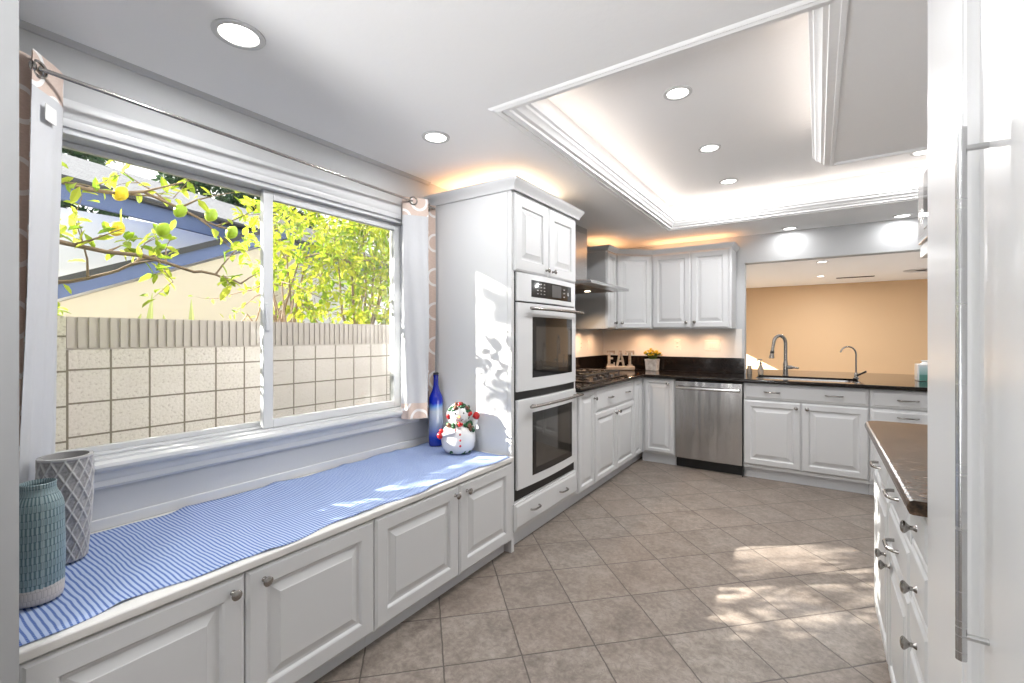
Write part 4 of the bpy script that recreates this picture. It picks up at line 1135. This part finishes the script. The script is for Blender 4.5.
# ---------------------------------------------------------------- things on the bench
TZ = BZ + 0.0075
vx, vy = -1.800, 0.322
t = thing('vase', 'teal carved ceramic vase with an unglazed foot, at the near end of the bench', 'vase', (vx, vy, TZ), 'bench vases')
body = [(0.044, 0), (0.050, 0.004), (0.053, 0.015)] + [(0.0535 + 0.002 * math.sin(k / 20 * 3), 0.015 + 0.225 * k / 20) for k in range(1, 21)] + [(0.0535, 0.255), (0.051, 0.270), (0.046, 0.285), (0.041, 0.295), (0.038, 0.303), (0.037, 0.315), (0.0385, 0.323), (0.036, 0.325), (0.0335, 0.320), (0.033, 0.300), (0.042, 0.27), (0.045, 0.10), (0.040, 0.01)]
ov_ = MB().lathe(body, (vx, vy, TZ), seg=72, uvr=0.0533)
ov_.v = ov_.v; 
for f_ in ov_.uv: pass
ov_.build('body', teal_m, t, sharp=60)
vx2, vy2 = -2.045, 0.430
t = thing('vase', 'taller grey ceramic vase with a raised diamond lattice, behind the teal one', 'vase', (vx2, vy2, TZ), 'bench vases')
def ridge(q, h):
    if h < 0.006 or h > 0.333: return 1.0 if h > 0.333 else 0.0
    a = (q / (2 * math.pi) * 13 + h / 0.066) % 1.0; b = (q / (2 * math.pi) * 13 - h / 0.066) % 1.0
    e = min(abs(a - 0.5), abs(b - 0.5)) * 0.033
    return max(0.0, 1 - (e / 0.0040) ** 2)
def rad(h):
    f = h / 0.342
    return 0.049 + 0.017 * math.sin(min(1, f * 1.05) * math.pi / 2) ** 0.9 - 0.002 * max(0, f - 0.8) * 5
prof = [(0.045, 0.0)] + [(rad(0.003 + 0.337 * k / 110), 0.003 + 0.337 * k / 110) for k in range(111)]
att = []
mbv = MB().lathe(prof, (vx2, vy2, TZ), seg=220, rf=ridge, att=att)
mbv.f.pop()   # open mouth
mbv.m.pop(); mbv.uv.pop()
mbv.att['ridge'] = att
mbv.build('body', lattice_m, t, sharp=80)
inn = MB().lathe([(rad(0.34) + 0.0035, 0.340), (rad(0.34) - 0.006, 0.341), (rad(0.3) - 0.007, 0.300), (rad(0.1) - 0.008, 0.10), (0.03, 0.012)], (vx2, vy2, TZ), seg=64)
inn.f = inn.f[:-2] + [inn.f[-1]]; inn.m = inn.m[:len(inn.f)]; inn.uv = inn.uv[:len(inn.f)]
inn.build('inner_wall', mat('grey_ceramic', (0.40, 0.39, 0.385), 0.55), t, recalc=False)

bx_, by_ = -2.122, 2.255
t = thing('bottle', 'tall cobalt blue glass bottle, clear in the middle, in the bench corner', 'bottle', (bx_, by_, TZ))
pb = [(0.040, 0), (0.045, 0.004), (0.047, 0.014)] + [(0.0472, 0.014 + 0.29 * k / 14) for k in range(1, 15)] + [(0.0455, 0.320), (0.040, 0.338), (0.030, 0.358), (0.022, 0.378), (0.018, 0.400), (0.0165, 0.43), (0.0165, 0.460), (0.0185, 0.462), (0.0185, 0.470), (0.015, 0.472)]
MB().lathe(pb, (bx_, by_, TZ), seg=40, uvr=0.047).build('glass', bottle_m, t, sharp=60)
MB().lathe([(0.016, 0.471), (0.0185, 0.473), (0.0185, 0.484), (0.012, 0.486), (0.002, 0.486)], (bx_, by_, TZ), seg=20).build('stopper', cork_m, t)

# snowman
nx_, ny_ = -1.885, 2.208
sm = thing('snowman_figurine', 'white ceramic snowman figurine with a holly garland, red mittens and buttons', 'figurine', (nx_, ny_, TZ))
fd = Vector((0.75, -0.66, 0)).normalized(); sd2 = Vector((fd.y, -fd.x, 0)) * -1   # facing, and its right-hand side as seen
def SP(s, f, z): return tuple(Vector((nx_, ny_, TZ + z)) + sd2 * s + fd * f)
MB().lathe([(0.06, 0), (0.082, 0.008), (0.100, 0.035), (0.108, 0.075), (0.105, 0.115), (0.090, 0.150), (0.065, 0.175), (0.058, 0.185), (0.062, 0.200), (0.072, 0.225), (0.072, 0.250), (0.060, 0.280), (0.035, 0.300), (0.004, 0.306)], (nx_, ny_, TZ), seg=36).build('body', snow_m, sm, sharp=70)
MB().lathe([(0.011, 0), (0.008, 0.012), (0.001, 0.030)], SP(-0.006, 0.068, 0.232), fd, 10).build('nose', orange_m, sm)
for s in (-0.030, 0.022): MB().ball(SP(s, 0.064, 0.252), 0.0065, 8).build('eye', blackdot_m, sm)
for k in range(3): MB().ball(SP(-0.004, 0.098 + 0.006 * (k > 0), 0.128 - 0.034 * k), 0.0075, 8).build('button', red_m, sm)
mm = MB()
for k in range(5): mm.ball(SP(-0.022 + 0.010 * k, 0.069, 0.214 - 0.004 * (2 - abs(k - 2))), 0.0032, 6)
mm.build('mouth', blackdot_m, sm)
# garland over the head and shoulder
gm, bm_, cm = MB(), MB(), MB()
rr_ = random.Random(3)
def cluster(c, rad_, count, mbx, r0=0.010, r1=0.018):
    for k in range(count):
        d = Vector((rr_.uniform(-1, 1), rr_.uniform(-1, 1), rr_.uniform(-1, 1))) * rad_
        mbx.ball(tuple(Vector(c) + d), rr_.uniform(r0, r1), 7)
for k in range(13):
    q = R(-15 + 210 * k / 12)
    cluster(SP(0.058 * math.cos(q) + 0.003, 0.022, 0.245 + 0.050 * math.sin(q)), 0.010, 4, gm, 0.008, 0.014)
for k in range(8):
    q = R(20 + 140 * k / 7)
    cluster(SP(0.042 * math.cos(q) + 0.004, 0.046, 0.256 + 0.034 * math.sin(q)), 0.007, 2, gm, 0.006, 0.011)
for k in range(9):
    q = R(-40 + 220 * k / 8)
    cluster(SP(0.070 * math.cos(q), 0.055 * abs(math.sin(q)) + 0.012, 0.180), 0.010, 3, gm, 0.008, 0.014)
cluster(SP(0.068, 0.058, 0.150), 0.016, 8, gm, 0.007, 0.012)
gm.build('garland', green_m, sm, sharp=80)
for c in ((-0.016, 0.030, 0.306), (0.014, 0.030, 0.308), (0.046, 0.036, 0.280), (-0.024, 0.055, 0.285), (0.058, 0.060, 0.175), (0.070, 0.066, 0.158), (-0.066, 0.055, 0.180)):
    cm = MB(); cluster(SP(*c), 0.006, 3, cm, 0.010, 0.015)
    cm.build('pine_cone', brown_m, sm, sharp=80)
for c in ((0.002, 0.082, 0.186), (0.066, 0.040, 0.240), (-0.068, 0.030, 0.232), (0.002, 0.040, 0.304)):
    bm_ = MB(); cluster(SP(*c), 0.006, 3, bm_, 0.010, 0.014)
    bm_.build('berries', red_m, sm, sharp=80)
MB().tube([SP(-0.090, 0.020, 0.135), SP(-0.098, 0.050, 0.125), SP(-0.070, 0.085, 0.140), SP(-0.035, 0.098, 0.148)], [0.020, 0.018, 0.016, 0.012], 10).build('arm', snow_m, sm)
m = MB(); m.ball(SP(-0.120, 0.045, 0.118), 0.020, 10, sc=(1, 1, 1.15)); m.ball(SP(-0.112, 0.052, 0.148), 0.014, 8); m.build('mitten', red_m, sm)
MB().tube([SP(0.080, 0.0, 0.155), SP(0.105, 0.008, 0.185), SP(0.112, 0.010, 0.205)], [0.022, 0.018, 0.014], 10).build('arm', snow_m, sm)
m = MB(); m.ball(SP(0.112, 0.012, 0.225), 0.022, 10, sc=(1, 1, 1.2)); m.ball(SP(0.095, 0.014, 0.222), 0.009, 8); m.build('mitten', red_m, sm)
m = MB()
for k in range(3): m.tube([SP(-0.062 + 0.012 * k, 0.083 + 0.005 * k, 0.128 + 0.004 * k), SP(-0.056 + 0.012 * k, 0.088 + 0.004 * k, 0.155 + 0.004 * k)], 0.0045, 6)
m.build('candy_stripes', red_m, sm)
m = MB()
for s in (-0.05, 0.02, 0.055): cluster(SP(s, 0.086 - abs(s) * 0.5, 0.018), 0.008, 4, m, 0.008, 0.013)
m.build('holly_base', green_m, sm)

# ---------------------------------------------------------------- ceiling of the next room
t = thing('ceiling_vent', 'dark slot air vent in the ceiling of the tan room', 'vent', (0.54, 10.4, CZ))
mb = MB().box(0.28, 0.84, 10.34, 10.46, CZ - 0.006, CZ - 0.0005); mb.build('frame', hole_m, t)
for k in range(3): MB().box(0.30, 0.82, 10.36 + 0.032 * k, 10.366 + 0.032 * k, CZ - 0.010, CZ - 0.006).build('slat', mat('brown_vent', (0.10, 0.07, 0.05), 0.5), t)
t = thing('ceiling_speaker', 'flat round speaker ring in the tan room ceiling near the tall panel', 'speaker', (1.42, 9.9, CZ))
MB().lathe([(0.21, -0.004), (0.23, -0.010), (0.25, -0.004), (0.25, 0), (0.21, 0)], (1.42, 9.9, CZ), seg=32).build('ring', toe_m, t)
MB().lathe([(0.208, -0.002), (0.10, -0.004), (0.002, -0.004)], (1.42, 9.9, CZ), seg=32).build('grille', ceil_m, t)

# ---------------------------------------------------------------- outdoors
struct(MB().box(-30, XW - 0.15, -20, 24, -0.3, -0.12).build('ground', ground_m))
FXX = -3.73
t = thing('block_fence', 'cream block garden wall with a ribbed cap outside the window', 'wall', (FXX, 2.5, -0.12))
MB().box(FXX - 0.2, FXX, -3.0, 8.0, -0.12, 1.25).build('blockwork', fence_m, t)
cp_ = MB().box(FXX - 0.2, FXX - 0.010, -3.0, 8.0, 1.25, 1.452)
yy = -2.0
while yy < 6.5:
    cp_.box(FXX - 0.012, FXX, yy, yy + 0.033, 1.262, 1.450); yy += 0.0507
cp_.build('ribbed_cap', cap_m, t, sharp=30)
# block pier at the near end
MB().box(FXX, FXX + 0.12, 0.20, 0.76, -0.12, 1.452).build('pier', fence_m, t)

# neighbour's house
hs = thing('neighbour_house', 'cream stucco house with blue fascia boards beyond the garden wall', 'house', (-8, 3, -0.12))
hx1 = -9.2
def zr(y): return 1.86 + (y - 1.82) * 0.435
MB().rings([[(x, y, z) for y, z in ((0.9, -0.12), (5.5, -0.12), (5.5, zr(5.5) - 0.05), (0.9, zr(0.9) - 0.05))] for x in (hx1 - 0.25, hx1 - 0.05)]).build('gable_wall', cream_m, hs)
MB().rings([[(x, y, z) for y, z in ((0.8, zr(0.8)), (5.6, zr(5.6)), (5.6, zr(5.6) + 0.22), (0.8, zr(0.8) + 0.22))] for x in (hx1 - 0.06, hx1 + 0.02)]).build('rake_board', navy_m, hs)
MB().rings([[(x, y, z) for y, z in ((0.8, zr(0.8) + 0.21), (5.6, zr(5.6) + 0.21), (5.6, zr(5.6) + 0.32), (0.8, zr(0.8) + 0.32))] for x in (hx1 - 1.2, hx1 + 0.06)]).build('lower_roof', gutter_m, hs)
ux1 = -10.6
MB().box(ux1 - 1.8, ux1, 1.9, 8.4, -0.12, 3.50).build('main_wall', stucco_m, hs)
def ze(y): return 3.60 - (y - 2.66) * 0.085
MB().rings([[(x, y, ze(y) + d) for y, d in ((1.8, -0.15), (8.7, -0.15), (8.7, 0.17), (1.8, 0.17))] for x in (ux1 + 0.56, ux1 + 0.64)]).build('fascia_board', navy_m, hs)
MB().rings([[(x, y, ze(y) + d + (ux1 + 0.64 - x) * 0.45) for y, d in ((1.9, 0.17), (8.7, 0.17), (8.7, 0.23), (1.9, 0.23))] for x in (ux1 - 1.9, ux1 + 0.66)]).build('main_roof', roof_m, hs)
MB().tube([(ux1 + 0.70, 1.8, ze(1.8) + 0.18), (ux1 + 0.70, 8.7, ze(8.7) + 0.18)], 0.06, 8).build('gutter', gutter_m, hs)

rnd = random.Random(11)
SHADE_SEED = 3
def add_leaf(mb, tone, c, d, up, L_, w, t):
    d = d.normalized(); s_ = d.cross(up)
    if s_.length < 1e-4: s_ = d.orthogonal()
    s_.normalize(); nn = s_.cross(d)
    p = [c, c + d * L_ * 0.35 + s_ * w + nn * w * 0.35, c + d * L_ * 0.75 + s_ * w * 0.75 + nn * w * 0.2, c + d * L_ - nn * w * 0.3, c + d * L_ * 0.75 - s_ * w * 0.75 + nn * w * 0.2, c + d * L_ * 0.35 - s_ * w + nn * w * 0.35, c + d * L_ * 0.5]
    mb.add(p, [(0, 1, 6), (1, 2, 6), (2, 3, 6), (3, 4, 6), (4, 5, 6), (5, 0, 6)])
    tone += [t] * 7
def rv(): return Vector((rnd.gauss(0, 1), rnd.gauss(0, 1), rnd.gauss(0, 1))).normalized()
def twig(mb, leaves, tone, p, d, L_, r, depth, leafL, nleaf, droop=0.0, wig=0.35):
    """one wandering branch with side twigs and leaves"""
    pts = [p]; rs = [r]; n_ = max(3, int(L_ / 0.09)); cur = p.copy(); dd = d.normalized()
    for k in range(n_):
        dd = (dd + rv() * wig * 0.5 + Vector((0, 0, -droop * 0.1))).normalized()
        cur = cur + dd * (L_ / n_); pts.append(cur.copy()); rs.append(r * (1 - 0.75 * (k + 1) / n_))
        if depth > 0 and k > 0 and rnd.random() < 0.85:
            twig(mb, leaves, tone, cur.copy(), (dd + rv() * 0.9).normalized(), L_ * rnd.uniform(0.35, 0.6), r * 0.45, depth - 1, leafL, nleaf, droop, wig)
        if depth <= 1:
            for q in range(nleaf if depth == 0 else max(1, nleaf // 2)):
                ld = (dd * 0.5 + rv()).normalized(); ld.z -= 0.15
                l_ = leafL * rnd.uniform(0.65, 1.2)
                add_leaf(leaves, tone, cur + rv() * 0.02, ld, (Vector((0, 0, 1)) + rv() * 0.6), l_, l_ * rnd.uniform(0.18, 0.27), rnd.random())
    mb.tube([tuple(q) for q in pts], rs, 5)

# lemon tree: trunk stands out of frame beside the window, boughs reach across it
lt = thing('lemon_tree', 'lemon tree with thin boughs, yellow leaves and lemons outside the left pane', 'tree', (-3.12, -0.55, -0.12))
wd, lf, tn = MB(), MB(), []
wd.tube([(-3.12, -0.55, -0.12), (-3.10, -0.50, 0.7), (-3.08, -0.42, 1.35), (-3.07, -0.30, 1.75)], [0.07, 0.06, 0.052, 0.045], 8)
boughs = [((-3.07, -0.30, 1.72), (-3.05, 0.55, 1.80), (-3.0, 1.18, 1.72), (-2.98, 1.42, 1.66)),
          ((-3.07, -0.30, 1.75), (-3.02, 0.35, 2.05), (-3.0, 0.95, 2.10), (-2.96, 1.35, 1.98)),
          ((-3.07, -0.35, 1.70), (-3.20, 0.30, 1.55), (-3.12, 0.75, 1.62), (-3.05, 1.0, 1.78)),
          ((-3.07, -0.30, 1.75), (-3.10, 0.0, 2.25), (-3.05, 0.4, 2.45), (-3.0, 0.9, 2.35)),
          ((-3.07, -0.40, 1.70), (-3.20, -0.7, 2.1), (-3.15, -0.9, 2.4)), ((-3.07, -0.35, 1.75), (-3.0, -0.1, 2.4), (-3.05, -0.2, 2.8))]
for bpts in boughs:
    P = [Vector(q) for q in bpts]; fine_ = []
    for i in range(len(P) - 1):
        for k in range(5): fine_.append(P[i].lerp(P[i + 1], k / 5) + rv() * 0.018)
    fine_.append(P[-1])
    wd.tube([tuple(q) for q in fine_], [0.016 * (1 - 0.75 * i / len(fine_)) for i in range(len(fine_))], 6)
    for i, q in enumerate(fine_):
        if i < 3: continue
        inside = q.y > 0.62
        if inside and rnd.random() < 0.25: continue
        for k in range(1 if inside else 2):
            twig(wd, lf, tn, q.copy(), (rv() + Vector((0, 0.55, 0.15))).normalized(), rnd.uniform(0.16, 0.34), 0.0065, 1 if rnd.random() < 0.5 else 0, 0.085, 2, 0.3)
for k in range(480):      # the crown over the trunk
    q = Vector((-3.05, -0.55, 1.85)) + Vector((rnd.uniform(-0.40, 0.40), rnd.uniform(-0.75, 0.62), rnd.uniform(-0.85, 0.75)))
    twig(wd, lf, tn, q, (rv() + Vector((0, 0, 0.2))).normalized(), 0.26, 0.006, 0, 0.09, 3, 0.3)
for k in range(70):       # unseen twigs added low in the crown to block sun on the near floor
    q = Vector((rnd.uniform(-3.3, -2.8), rnd.uniform(-0.35, 0.28), rnd.uniform(1.12, 1.62)))
    twig(wd, lf, tn, q, rv(), 0.24, 0.006, 0, 0.09, 3, 0.3)
wd.build('boughs', bark_m, lt, sharp=80)
lf.att['tone'] = tn
lf.build('leaves', leaf_lemon, lt, recalc=False)
def cam_pt(u, v, X):
    r_ = (u - 512) / 457.0; q = Vector((r_ * cr - sr, r_ * sr + cr, -(v - 336) / 457.0)); return Vector((0, 0, CAM_H)) + q * (X / q.x)
for p, m_ in (((-3.02, 0.845, 2.078), lemon_m), ((-3.04, 0.835, 1.895), lemon_m), ((-2.99, 1.02, 1.92), lime_m), ((-2.98, 1.255, 2.050), lime_m), ((-3.00, 1.105, 2.045), lime_m), ((-2.96, 1.36, 1.965), lime_m), ((-3.05, 0.2, 2.2), lemon_m)):
    MB().lathe([(0.004, -0.042), (0.016, -0.036), (0.030, -0.018), (0.033, 0.002), (0.027, 0.022), (0.012, 0.037), (0.003, 0.042)], p, (0.2, 0.5, 1), 12).build('lemon', m_, lt, sharp=80)

# leafy bush over the wall behind the right pane
def bush(name, label, c, rad3, nb, leafL, nleaf, base_z, m_, depth=2, seed=5, branch=0.6, wig=0.35, clusters=0):
    t = thing(name, label, 'tree' if 'tree' in name else 'bush', (c[0], c[1], -0.12))
    wd, lf, tn = MB(), MB(), []
    C = Vector(c)
    wd.tube([(c[0], c[1], -0.12), (c[0] + 0.03, c[1], base_z)], [0.09, 0.06], 7)
    for k in range(nb):
        d = rv(); d = Vector((d.x * rad3[0], d.y * rad3[1], d.z * rad3[2])) * rnd.uniform(0.35, 0.95)
        a = Vector((c[0], c[1], base_z)); e = C + d
        mid = a.lerp(e, 0.5) + rv() * 0.12
        wd.tube([tuple(a), tuple(mid), tuple(e)], [0.022, 0.014, 0.007], 5)
        twig(wd, lf, tn, e.copy(), (d.normalized() + rv() * 0.7).normalized(), branch, 0.009, depth, leafL, nleaf, 0.3, wig)
    for k in range(clusters):
        d = rv() * rnd.random() ** 0.45
        q = C + Vector((d.x * rad3[0], d.y * rad3[1], d.z * rad3[2]))
        twig(wd, lf, tn, q, (rv() + d * 0.6).normalized(), 0.24, 0.005, 0, leafL, nleaf, 0.3, wig)
    wd.build('branches', bark_m, t, sharp=80)
    lf.att['tone'] = tn
    lf.build('leaves', m_, t, recalc=False)
    return t
bush('leafy_bush', 'large yellow green leafy bush over the garden wall behind the right pane', (-4.85, 3.75, 2.35), (0.80, 1.40, 1.20), 16, 0.105, 3, 0.9, leaf_bush, 1, branch=0.4, clusters=620)
bush('leafy_bush', 'small spray of green leaves hanging over the wall cap by the window edge', (-3.95, 3.75, 1.62), (0.42, 0.42, 0.30), 4, 0.09, 3, 1.2, leaf_bush, 0, branch=0.3, clusters=46)
bush('leafy_bush', 'thin twiggy bush in front of the cream house by the middle window post', (-4.75, 2.62, 1.85), (0.35, 0.50, 0.62), 14, 0.075, 1, 0.9, leaf_lemon, 1, branch=0.42, wig=0.6)
for (c, r3, lab) in (((-18.5, 2.6, 5.9), (1.5, 2.6, 2.1), 'dark evergreen tree behind the blue-trimmed roof, top of the left pane'), ((-18.5, 9.2, 6.0), (1.5, 2.9, 2.4), 'dark evergreen tree farther along behind the house roof')):
    bush('evergreen_tree', lab, c, r3, 20, 0.34, 3, 3.2, leaf_dark, 1, branch=1.0, clusters=420)
ag = thing('agave', 'pale agave spikes poking above the garden wall', 'plant', (-4.15, 1.35, -0.12))
m = MB()
for yb, zt_, ln in ((1.30, 1.66, 0.03), (1.62, 1.63, -0.01), (1.20, 1.50, 0.05), (1.48, 1.50, -0.04)):
    m.rings([[(-4.15 - 0.012, yb - 0.045, 0.9), (-4.15 + 0.012, yb, 0.9), (-4.15 - 0.012, yb + 0.045, 0.9)], [(-4.15 - 0.01, yb + ln - 0.028, 1.4), (-4.15 + 0.01, yb + ln, 1.4), (-4.15 - 0.01, yb + ln + 0.028, 1.4)], [(-4.15, yb + ln * 1.6 - 0.002, zt_), (-4.149, yb + ln * 1.6, zt_), (-4.15, yb + ln * 1.6 + 0.002, zt_)]])
m.tube([(-4.15, 1.4, -0.12), (-4.15, 1.4, 0.95)], [0.12, 0.16], 8)
m.build('spikes', agave_m, ag)
rnd.seed(SHADE_SEED)
bush('added_shade_tree', 'added unseen leafy tree that dapples the sunlight in the kitchen', (-6.2, -1.55, 3.35), (0.9, 1.9, 1.7), 10, 0.15, 3, 1.3, leaf_bush, 1, branch=0.5, clusters=92)  # unseen tree, added to break up the sunlight
